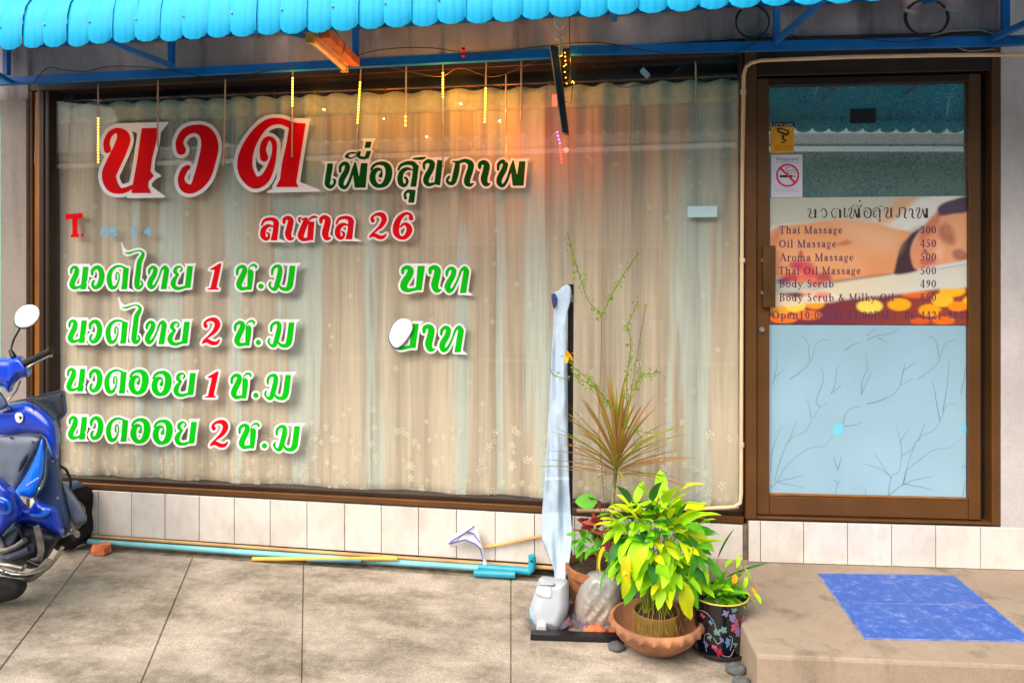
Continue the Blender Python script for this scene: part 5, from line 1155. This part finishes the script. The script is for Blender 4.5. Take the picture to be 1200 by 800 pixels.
for (x, y, dx, dz, kd, s_) in ((709, 640, -.5, -.9, 'orange', 1.0), (736, 650, -.2, -1, 'orange', 1.15), (733, 668, .1, -1, 'yellow', 1.1), (790, 585, .4, .9, 'yellow', 1.3), (778, 590, .3, 1, 'lime', 1.2), (765, 588, .1, 1, 'deep', 1.1), (738, 590, -.3, .9, 'deep', 1.1), (748, 610, -.5, .8, 'yellow', 1.1), (800, 680, .5, -.8, 'yellow', 1.3), (812, 610, .7, .6, 'lime', 1.1), (776, 655, 0, -1, 'lime', 1.3), (720, 660, -.7, -.6, 'green', 1.1), (805, 640, .4, -.8, 'green', 1.3), (760, 640, -.5, -.5, 'lime', 1.3)):
    put_leaf(tmpl[kd][0 if s_ < 1.2 else 1], P(x, y, cb.y-.15), Vector((dx, -.25, dz)), gp_, s_, random.uniform(-.4, .4))
st_.build('stems', LM['stem'], gp_, True)
rt = MB()
for i in range(13):
    a = random.uniform(math.pi, 2*math.pi); r0 = random.uniform(.02, .07); b0 = cb+Vector((r0*math.cos(a), r0*math.sin(a), .19)); q = cb+Vector((.092*math.cos(a), .092*math.sin(a), .12)); q2 = q+Vector((random.uniform(-.01, .01), -.005, -random.uniform(.01, .06)))
    rt.tube([b0, (b0+q)/2+Vector((0, -.01, .015)), q, q2], .0013, 4, False)
tag(rt.build('hanging_roots', mat('pale_root', rgb(150, 116, 52), .7), gp_, True), kind='stuff')

# ribbed brick coloured pot with dracaena, croton
cp = Vector((P(706, 690, -.36).x, -.36, gz(-.36)))
bp_ = empty('brick_pot', cp, 'round brown ribbed pot half hidden behind the sand bag', 'pot')
rp = 42*(3.45-.36)/F
MB().lathe([(.001, 0), (rp*.78, 0), (rp*.86, .05), (rp*.88, .056), (rp*.88, .07), (rp*.92, .12), (rp*.95, .126), (rp*.95, .14), (rp*.98, .17), (rp*1.03, .175), (rp*1.03, .205), (rp*.94, .207), (rp*.9, .18), (.001, .18)], cp, 40).build('pot', mat('brown_clay', rgb(150, 96, 54), .75, .35, 14, .4, 50), bp_, auto=35)
MB().lathe([(rp*.9, .184), (.001, .19)], cp, 24).build('soil', M['soil'], bp_)
dc = empty('dragon_tree', cp+Vector((0, 0, .18)), 'slender dragon tree with a fan of long thin red edged leaves, behind the bushy plant', 'plant')
top = P(722, 546, -.40); b0 = cp+Vector((.03, -.03, .18))
MB().tube([b0, P(717, 610, -.39), P(719, 575, -.40), top], [.010, .009, .008, .009], 8).build('trunk', mat('ringed_bark', rgb(140, 132, 84), .8, .3, 60, .4), dc, True)
bl_ = {k: [leaf_mesh(.36, .0075, dr2, .5, LM[k], 0, 9, 1) for dr2 in (.25, .6, 1.0)] for k in ('olive', 'mauve')}
random.seed(5)
for i in range(78):
    s_ = i/78; el_ = math.radians(89-80*s_**.95+random.uniform(-6, 6)); a = i*ga+random.uniform(-.2, .2)
    d = Vector((math.cos(a)*math.cos(el_), math.sin(a)*math.cos(el_)*.75, math.sin(el_))); p = top+Vector((0, 0, .05-.09*s_))
    put_leaf(bl_['olive' if random.random() < (.68-.4*s_) else 'mauve'][0 if s_ < .4 else random.choice((0, 1, 1))], p, d, dc, random.uniform(.72, 1.02), random.uniform(-.4, .4))
ct = empty('croton_plant', cp+Vector((-.02, -.03, .18)), 'small plant with dark red and green leaves in the brown ribbed pot', 'plant')
random.seed(21)
lr = {'red': leaf_mesh(.085, .022, .8, .2, LM['red'], .003), 'rust': leaf_mesh(.10, .014, .5, .2, LM['rust'], 0), 'green': leaf_mesh(.07, .015, .9, .2, LM['green'], 0), 'big': leaf_mesh(.095, .032, .4, .1, LM['green'], 0)}
for i in range(34):
    x, y = random.gauss(699, 9), random.gauss(622, 12); a = random.uniform(0, 6.28)
    put_leaf(lr['red' if i % 3 else 'rust'], P(x, y, -.42+random.uniform(-.05, .05)), Vector((math.cos(a), -.5, .5+math.sin(a))), ct, random.uniform(.5, .9), random.uniform(-1, 1))
for i in range(34):
    x, y = random.uniform(672, 712), random.uniform(618, 648); a = random.uniform(0, 6.28)
    put_leaf(lr['green'], P(x, y, -.44+random.uniform(-.05, .05)), Vector((math.cos(a), -.5, .3+.7*math.sin(a))), ct, random.uniform(.5, 1), random.uniform(-1, 1))
put_leaf(lr['big'], P(700, 588, -.42), Vector((-1, -.1, .05)), ct, 1.0, -1.1)
MB().tube([cp+Vector((-.02, -.03, .18)), P(700, 640, -.42), P(699, 612, -.42)], .004, 6).tube([cp+Vector((-.02, -.03, .18)), P(708, 610, -.42), P(700, 588, -.42)], .003, 6).build('stems', LM['stem'], ct, True)
# climbing twig with leaflets
vn = empty('climbing_vine', cp+Vector((0, .02, .18)), 'thin leggy vine with tiny light green leaflets climbing in front of the curtain', 'plant')
VN = [([(712,640),(706,560),(702,500),(704,430),(705,370)], 0), ([(705,370),(698,362),(688,350),(680,325),(672,300),(665,272)], 5), ([(705,370),(712,355),(723,335),(735,315),(749,296)], 4), ([(735,380),(739,400),(738,420),(735,440),(734,470)], 4), ([(748,352),(742,365),(736,380)], 2), ([(757,357),(752,385),(745,425),(738,470)], 1),
      ([(665,421),(672,430),(684,440),(700,455),(712,475)], 5), ([(672,440),(690,450),(706,462),(716,480)], 6), ([(740,455),(752,440),(764,438),(775,436)], 5), ([(748,420),(750,440),(742,458)], 3), ([(645,433),(650,440),(668,445)], 2), ([(735,500),(750,505),(765,508)], 3), ([(745,505),(752,515),(748,525)], 3)]
tw = MB(); lf = MB(); random.seed(9)
for pts, dn in VN:
    c = cr([(x, y, 0) for x, y in pts], 2)[:, :2]; tw.tube([P(x, y, -.43) for x, y in c], .0014, 4)
    for k in range(int(len(c)*dn*.30)):
        x, y = c[random.randrange(len(c))]; x += random.gauss(0, 2.6); y += random.gauss(0, 2.4); a = random.uniform(0, 6.28); L = random.uniform(2.2, 4.6)
        Y0 = -.43+random.uniform(-.02, .02); dx, dy = math.cos(a)*L, math.sin(a)*L; wx, wy = -dy*.32, dx*.32
        lf.add([P(x, y, Y0), P(x+dx*.5+wx, y+dy*.5+wy, Y0-.006), P(x+dx, y+dy, Y0-.002), P(x+dx*.5-wx, y+dy*.5-wy, Y0-.004)], [(0, 1, 2, 3)])
tw.build('twigs', LM['bark'], vn, True); tag(lf.build('leaflets', leafmat('leaflet', rgb(170, 206, 40), rgb(110, 160, 30)), vn), kind='stuff')
for i in range(5): put_leaf(leaf_mesh(.04, .010, .5, .2, LM['orange']), P(665+random.uniform(-3, 4), 412+random.uniform(-4, 6), -.44), Vector((random.uniform(-1, 1), -.3, random.uniform(-1, 1))), vn, 1, 0)

# black flowered pot
ck = G(845, 771); ck = Vector((ck.x, ck.y+.06, gz(ck.y+.06)+.0)); kp = (3.45+ck.y)/(cs+sn*.29)/F
bk_ = empty('flowered_pot', ck, 'black pot painted with pink and blue flowers, between bowl and step', 'pot')
r1, r0, hk = 32.5*kp, 25*kp, 66*kp
MB().lathe([(.001, .012), (r0, .012), (r0*1.02, .02), (r1, hk-.006), (r1*1.03, hk), (r1*.97, hk+.001), (r1*.93, hk-.03), (.001, hk-.03)], ck, 44).build('pot', mat('glossy_black', rgb(16, 18, 30), .16, .2, 9, coat=.6), bk_, auto=35)
MB().lathe([(.001, 0), (r0*1.1, 0), (r0*1.32, .018), (r0*1.36, .022), (r0*1.3, .024), (r0*1.1, .009), (.001, .008)], ck, 44).build('saucer', M['blackp'], bk_, auto=35)
MB().lathe([(r1*1.035, hk-.0015), (r1*1.04, hk+.0015), (r1*1.0, hk+.003)], ck, 44).build('gold_rim', mat('gold_rim', rgb(200, 180, 60), .35), bk_, True)
pk = {k: mat(k+'_glaze', c, .3, .1, 30) for k, c in {'pink': rgb(180, 84, 112), 'lilac': rgb(118, 112, 160), 'sky': rgb(66, 122, 156), 'teal': rgb(92, 138, 132), 'crimson': rgb(146, 34, 52)}.items()}
def onpot(a, z, dr_=.0012):
    r = r0+(r1-r0)*(z/hk); return ck+Vector(((r+dr_)*math.cos(a), (r+dr_)*math.sin(a), z))
pet = {k: MB() for k in pk}
def petal(key, a, z, rot, L, W):
    vs = []
    for q in range(10):
        t_ = 2*math.pi*q/10; lx, ly = L*(.5+.5*math.cos(t_)), W*math.sin(t_); u_ = lx*math.cos(rot)-ly*math.sin(rot); v_ = lx*math.sin(rot)+ly*math.cos(rot)
        vs.append(onpot(a+u_/r1, z+v_, .0014))
    vs.append(onpot(a+L*.5*math.cos(rot)/r1, z+L*.5*math.sin(rot), .0022))
    pet[key].add(vs, [(10, q, (q+1) % 10) for q in range(10)])
def S(a): return math.radians(-90-9+a)   # angle measured from the camera side
for a, z, key, R_ in ((38, .62, 'pink', .030), (30, .78, 'lilac', .026), (48, .5, 'lilac', .026), (-2, .52, 'teal', .022), (12, .56, 'teal', .020), (22, .34, 'sky', .024), (2, .16, 'crimson', .028), (-8, .22, 'pink', .016), (-42, .5, 'crimson', .022), (-30, .24, 'lilac', .016), (16, .86, 'lilac', .018), (-60, .7, 'crimson', .018), (62, .7, 'pink', .022), (-20, .38, 'teal', .014), (8, .38, 'lilac', .014), (44, .28, 'teal', .016), (-15, .66, 'sky', .014), (34, .92, 'teal', .014), (-34, .74, 'pink', .014)):
    for q in range(5): petal(key, S(a+random.uniform(-2, 2)), z*hk, q*1.257+a, R_*random.uniform(.6, .95), R_*random.uniform(.2, .3))
    petal('pink' if key != 'pink' else 'crimson', S(a), z*hk, 0, .005, .005)
for k, m_ in pet.items(): tag(m_.build('painted_flower', pk[k], bk_), kind='stuff')
m_ = MB()
for pts in ([(-50, .8), (-25, .82), (-8, .68), (-6, .6)], [(-30, .1), (-34, .35), (-22, .45), (-14, .4)], [(30, .2), (34, .4), (24, .46)], [(-10, .4), (0, .3), (10, .4)], [(10, .1), (30, .08), (40, .2)]):
    c_ = cr([(a, z*100, 0) for a, z in pts], 3); q = [onpot(S(a), z*hk/100, .0006) for a, z, _ in c_]; m_.tube(q, .0009, 5)
m_.build('painted_scroll', mat('pale_scroll', rgb(170, 170, 180), .4), bk_, True)
pg = empty('potted_plant', ck+Vector((0, 0, hk-.03)), 'low plant with broad green leaves and two long spikes in the black flowered pot', 'plant')
random.seed(4); tp = ck+Vector((0, 0, hk-.02))
lk = {'g': leaf_mesh(.10, .016, .9, .3, LM['green']), 'l': leaf_mesh(.11, .018, 1.3, .2, LM['lime']), 'd': leaf_mesh(.12, .012, .3, .4, LM['green'])}
for i in range(46):
    a = random.uniform(0, 6.28); el_ = random.uniform(.15, 1.3)
    put_leaf(lk[random.choice('ggld')], tp+Vector((random.uniform(-.03, .03), random.uniform(-.03, .03), random.uniform(0, .03))), Vector((math.cos(a)*math.cos(el_), math.sin(a)*math.cos(el_), math.sin(el_))), pg, random.uniform(.7, 1.15), random.uniform(-.5, .5))
for x0, y0, x1, y1 in ((841, 655, 858, 617), (848, 678, 903, 654)):
    p, q = P(x0, y0, ck.y), P(x1, y1, ck.y); put_leaf(leaf_mesh((q-p).length, .010, .15, .5, LM['deep']), p, q-p, pg, 1, 0)
for x0, y0, x1, y1 in ((841, 655, 836, 705), (848, 678, 840, 708), (872, 660, 862, 705), (868, 650, 858, 705), (880, 690, 860, 706)):
    MB().tube([P(x0, y0, ck.y), P(x1, y1, ck.y)], .0018, 5).build('stem', LM['stem'], pg)
lo = leaf_mesh(.045, .011, .7, .2, LM['orange']); ll = leaf_mesh(.05, .009, .6, .2, LM['lime'])
for x, y in ((872, 665), (880, 688), (858, 655), (876, 675), (884, 694), (866, 650), (862, 672), (884, 682)):
    put_leaf(random.choice((lo, ll, ll, ll)), P(x, y, ck.y-.02), Vector((random.uniform(-.6, .8), -.3, -random.uniform(-.3, 1))), pg, 1, random.uniform(-.5, .5))
# ------------------------------------------------------------------ blue motorbike at the left edge
mb = empty('motorbike', G(95, 645), 'blue underbone motorbike parked nose to the wall, cut by the left photo edge', 'motorbike')
M['bike_blue'] = mat('deep_blue_paint', rgb(2, 58, 192), .28, .08, 4, coat=.5)
M['bike_sky'] = mat('bright_blue_paint', rgb(10, 112, 235), .22, .05, 4, coat=1)
M['bike_grey'] = mat('grey_plastic', rgb(92, 102, 120), .5, .12, 14, .08, 120)
M['bike_dark'] = mat('slate_plastic', rgb(64, 82, 116), .42, .14, 12, .08, 100)
M['alloy'] = mat('worn_alloy', rgb(158, 154, 146), .4, .25, 25, .15, metal=.7)
def z5(q): return [(x/4, 400+y/4) for x, y in q]
def z6(q): return [(x/4.443, 540+y/4.443) for x, y in q]
lin_ = lambda a, b, x: a+(b-a)*x
# front wheel, seen mostly from behind, heading to the wall
hd_ = Vector((.10, .99, 0)).normalized(); rt_ = Vector((hd_.y, -hd_.x, 0)); gc = G(80, 645); wc = Vector((gc.x, gc.y+.02, gz(gc.y)+.17))
def wheel(c, R, wd, nm):
    m_ = MB(); N_ = 48; n = 10; b = []
    for i in range(N_):
        a = 2*math.pi*i/N_; rd_ = hd_*math.cos(a)+Vector((0, 0, 1))*math.sin(a)
        for k in range(n):
            t_ = 2*math.pi*k/n; tr = .006*(1 if (i % 2) and abs(math.sin(t_)) < .6 and math.cos(t_) > 0 else 0)
            m_.v.append(c+rd_*(R-wd*.55+math.cos(t_)*wd*.55-tr)+rt_*math.sin(t_)*wd*.5)
    for i in range(N_):
        for k in range(n):
            i2, k2 = (i+1) % N_, (k+1) % n; m_.f.append((i*n+k, i2*n+k, i2*n+k2, i*n+k2))
    ty = m_.build('wheel', M['rubber'], mb, True)
    r_ = MB()
    r_.tube([c+(hd_*math.cos(a)+Vector((0, 0, math.sin(a))))*(R-wd*1.0) for a in [2*math.pi*k/36 for k in range(37)]], .013, 8, False)
    for k in range(5):
        a = 2*math.pi*k/5; d = hd_*math.cos(a)+Vector((0, 0, math.sin(a))); r_.beam(c+d*.03, c+d*(R-wd), .02, .02)
    r_.tube([c-rt_*.05, c+rt_*.05], .035, 14); r_.build('rim', M['alloy'], ty)
    return ty
wheel(wc, .17, .085, 'w')
rc = wc-hd_*1.24; rc.z = gz(rc.y)+.285
rw = wheel(rc, .29, .10, 'w')
# fender
fd = MB(); V = []; Fc = []; n = 16
for i in range(n+1):
    a = math.radians(-20+i*(120/n)); rd_ = -hd_*math.cos(a)+Vector((0, 0, 1))*math.sin(a)
    for k in range(7):
        t_ = math.radians(-80+k*160/6); V.append(wc+rd_*(.150+.035*math.cos(t_))+rt_*.052*math.sin(t_))
for i in range(n):
    for k in range(6): a = i*7+k; Fc.append((a, a+1, a+8, a+7))
o = mesh_obj('front_fender', V, Fc, M['bike_dark'], mb, True); s_ = o.modifiers.new('t', 'SOLIDIFY'); s_.thickness = .004
for s in (-1, 1): MB().tube([wc+rt_*s*.075, wc+rt_*s*.075+hd_*.0+Vector((-.10, 0, .16))], .013, 10).build('fork', M['alloy'], mb, auto=40)
# lower fork guard seen right of the shield
pillow('fork_guard', smoothpoly(z6([(322,110),(362,150),(420,225),(450,290),(440,325),(395,335),(370,300),(350,240),(330,170)]), 3), lambda x, y: -.452, .02, 7, M['bike_grey'], mb, 1.4, .8)
# side shield and leg shield
pillow('side_shield', smoothpoly(z6([(232,-20),(245,-80),(272,-130),(285,-60),(300,20),(318,100),(345,200),(368,290),(372,345),(350,380),(322,384),(275,330),(225,250),(170,192),(215,130),(232,60)]), 3), lambda x, y: -.46+(72-x)*-.0012, .035, 9, M['bike_dark'], mb, 1.4, .8)
pillow('front_cowl', smoothpoly(z5([(-60,300),(30,292),(80,284),(130,279),(175,300),(225,340),(258,385),(270,450),(266,520),(262,560),(240,540),(222,490),(205,450),(170,438),(100,436),(-60,450)]), 3), lambda x, y: -.50, .055, 16, M['bike_blue'], mb, 1.4, .9)
pillow('inner_panel', smoothpoly(z5([(-60,450),(60,438),(150,438),(192,452),(190,480),(150,560),(110,640),(72,706),(50,700),(10,660),(-60,640)]), 3), lambda x, y: -.525, .035, 14, M['bike_grey'], mb, 1.4, .8)
pillow('leg_shield_trim', smoothpoly(z5([(196,452),(206,490),(210,540),(202,620),(178,690),(150,735),(110,730),(68,712),(120,625),(165,535)]), 3), lambda x, y: -.555, .022, 7, M['bike_sky'], mb, 1.3, .8)
pillow('vent', smoothpoly(z5([(100,560),(132,522),(128,550),(100,600),(84,612)]), 2), lambda x, y: -.572, .008, 4, M['blackp'], mb, 1)
pillow('floor_cowl', smoothpoly(z6([(60,170),(110,215),(150,250),(185,205),(230,225),(290,250),(325,384),(290,380),(210,345),(130,330),(60,330)]), 3), lambda x, y: -.60, .045, 10, M['bike_blue'], mb, 1.4, .8)
pillow('trim_stripe', smoothpoly(z6([(150,272),(200,276),(245,245),(268,256),(240,290),(190,296),(150,290)]), 2), lambda x, y: -.650, .006, 3, M['bike_sky'], mb, 1)
pillow('side_cowl', smoothpoly(z6([(-30,100),(30,120),(70,165),(95,230),(100,300),(60,330),(20,370),(-30,400)]), 3), lambda x, y: -.68, .05, 12, M['bike_blue'], mb, 1.4, .8)
pillow('cowl_mark', smoothpoly(z6([(-20,185),(40,200),(62,235),(50,275),(-20,270)]), 2), lambda x, y: -.730, .008, 4, M['bike_sky'], mb, 1)
pillow('cowl_mark', smoothpoly(z6([(-20,205),(20,212),(38,238),(30,258),(-20,250)]), 2), lambda x, y: -.739, .005, 3, M['bike_blue'], mb, 1)
pillow('seat', smoothpoly([(-60,500),(-30,498),(-12,520),(-8,560),(-20,590),(-60,600)], 3), lambda x, y: -.95, .08, 14, M['blackp'], mb, 2, .8)
pillow('tail_cowl', smoothpoly([(-90,560),(-30,560),(-15,590),(-20,640),(-60,660),(-90,650)], 3), lambda x, y: -1.0, .07, 14, M['bike_blue'], mb, 2, .8)
pillow('engine_side', smoothpoly(z6([(-20,395),(50,340),(100,325),(180,345),(250,370),(300,400),(270,460),(230,520),(170,560),(80,545),(-20,520)]), 3), lambda x, y: -.60, .05, 12, mat('engine_black', rgb(40, 44, 54), .5, .3, 30, .4), mb, 1.4, .9, .004, 6)
pillow('engine_sump', smoothpoly([(-30,676),(10,678),(26,684),(26,694),(14,703),(-30,708)], 3), lambda x, y: -.75, .05, 10, M['rubber'], mb, 1.4, .9)
pillow('engine_cover', smoothpoly(z6([(10,400),(70,350),(105,330),(90,400),(60,450),(20,460)]), 3), lambda x, y: -.655, .02, 6, M['bike_grey'], mb, 1.2, .8)
# head cowl and handlebar
pillow('head_cowl', smoothpoly(z5([(-40,90),(40,75),(85,66),(108,84),(130,120),(136,145),(128,168),(95,172),(60,200),(40,240),(10,215),(-40,200)]), 3), lambda x, y: -.56, .05, 12, M['bike_blue'], mb, 1.3, .9)
pillow('head_facet', smoothpoly(z5([(48,92),(88,84),(118,122),(120,142),(80,150),(45,190),(30,160)]), 2), lambda x, y: -.610, .010, 5, M['bike_blue'], mb, 1.1, .8)
pillow('cluster', smoothpoly(z5([(-40,205),(0,235),(28,275),(36,300),(10,320),(-40,320)]), 2), lambda x, y: -.58, .02, 5, M['bike_dark'], mb, 1.2)
MB().tube([P(29, 426, -.60), P(45, 418, -.60), P(60, 410.5, -.60)], .0155, 14).build('grip', M['rubber'], mb, auto=40)
MB().tube([P(59, 411, -.60), P(61, 410, -.60)], .018, 14).build('bar_end', M['blackp'], mb, auto=40)
MB().tube([P(33, 430, -.63), P(44, 424, -.64), P(58, 417, -.65), P(61, 417, -.65)], [.005, .005, .004, .006], 8).build('brake_lever', M['steel'], mb, True)
MB().tube([P(24, 446, -.60), P(19, 458, -.60), P(10, 468, -.59)], .004, 6).build('cable', M['steel'], mb, True)
MB().tube([P(16, 418, -.58), P(12, 410, -.58)], [.013, .008], 10).build('mirror_base', M['blackp'], mb, auto=40)
MB().tube([P(12, 411, -.58), P(16, 398, -.585), P(22, 387, -.59), P(26, 379, -.59)], .0042, 8).build('mirror_stem', M['blackm'], mb, True)
mv = smoothpoly([(17,374),(19,366),(26,359),(36,357),(44,360),(46.5,367),(44,375),(36,382),(26,384),(19,381)], 1.5)
hs_ = pillow('mirror', [(31.5+(x-31.5)*1.06, 371+(y-370.5)*1.07) for x, y in mv], lambda x, y: -.595, .012, 7, M['blackm'], mb, 1)
pillow('mirror_glass', mv, lambda x, y: -.605, .008, 8, M['mirror_sky'], mb, .9)
# smoky basket
bkm = bpy.data.materials.new('smoky_mesh'); bkm.use_nodes = True
basket = MB(); bo = z5([(45,285),(150,262),(225,243),(292,230),(300,258),(308,322),(302,346),(266,374),(225,330),(175,296),(110,282)])
o = pillow('front_basket', smoothpoly(bo, 3), lambda x, y: -.40, .04, 12, mat('smoky_plastic', rgb(62, 72, 82), .3, .3, 60, .4, 160, alpha=.72), mb, 1.3, .9)
MB().tube([P(*q, -.42) for q in z5([(45,285),(150,262),(225,243),(292,230),(300,258),(308,322),(302,346),(266,374)])], .0035, 6).build('basket_rim', M['bike_dark'], mb, True)
# badge
pillow('badge', smoothpoly(z5([(70,342),(88,333),(106,340),(110,358),(104,378),(84,382),(72,366)]), 2), lambda x, y: -.560, .004, 3, M['white'], mb, .8)
pillow('badge_mark', smoothpoly(z5([(84,352),(102,350),(98,356),(104,358),(95,361),(100,366),(90,366),(92,358)]), 1.5), lambda x, y: -.5655, .003, 2, M['blackp'], mb, .6)
class SP:   # slanted lettering on the shield trim
    def at(s, x, y, n):
        return P(31+(x)*.86+(y)*.32, 569.5-(x)*.55+(y)*.8, -.5795)
text('lettering', 'HONDA', 0, 0, 3.4, M['white'], mb, SP(), 0, 1.1, 17, .2)
for q in (z5([(30,292),(70,330),(120,352),(175,372),(222,420)]), z5([(0,448),(60,436),(150,436),(196,452),(207,500)]), z5([(150,285),(158,330),(150,380)])):
    MB().tube([P(x, y, -.548) for x, y in q], .0016, 5).build('panel_gap', M['blackp'], mb, True)
for x, y in ((37.5, 517), (30, 560), (62, 540), (12, 512)): MB().tube([P(x, y, -.545), P(x, y, -.566)], .0045, 8).build('screw', M['steel'], mb)
# mechanical parts
tb_ = lambda nm, pts, r, mt, Y=-.68: MB().tube([P(x, y, Y) for x, y in pts], r, 10).build(nm, mt, mb, auto=50)
tb_('kick_starter', z6([(188,335),(200,370),(210,420),(215,470),(205,510),(165,520)]), [.012, .014, .014, .013, .013, .012], M['alloy'])
tb_('footrest_arm', z6([(20,500),(60,490),(110,475),(160,455)]), .020, M['bike_grey'])
tb_('front_footrest', z6([(262,440),(310,425),(360,405),(385,400)]), .017, M['rubber'], -.52)
tb_('footrest_mount', z6([(375,392),(400,378)]), .018, M['alloy'], -.5)
tb_('axle', z6([(330,385),(395,382)]), .013, M['alloy'], -.42)
tb_('crash_guard', z6([(-20,560),(60,590),(140,595),(200,580),(250,555),(290,510),(325,450)]), .0085, M['steel'], -.72)
tb_('exhaust_pipe', z6([(-30,590),(40,612),(110,618),(170,600),(220,560),(255,525)]), .020, M['alloy'], -.70)
tb_('frame_tube', z6([(-10,400),(10,440),(20,490),(30,520)]), .018, M['alloy'])
tb_('engine_tube', z6([(-10,470),(40,462),(90,440),(130,410)]), .012, M['alloy'], -.70)
tb_('cable', z6([(90,330),(110,380),(130,430),(160,470)]), .005, M['cable'], -.69)
tb_('chain_guard', z6([(-20,535),(50,545),(120,560)]), .012, M['alloy'], -.71)
tb_('brake_pedal', z6([(145,520),(200,545),(235,545)]), .009, M['blackm'], -.7)
tb_('brake_hose', z5([(278,580),(310,600),(330,640),(332,690)]), .006, M['cable'], -.32)
for x, y in ((18, 575), (85, 578), (40, 500), (130, 545), (195, 340), (300, 192)):
    X_, Y_ = z6([(x, y)])[0]; yy = -.735 if y > 400 else -.70 if y > 300 else -.52; MB().tube([P(X_, Y_, yy), P(X_, Y_, yy-.012)], .007, 8).build('bolt', M['alloy'], mb, auto=40)
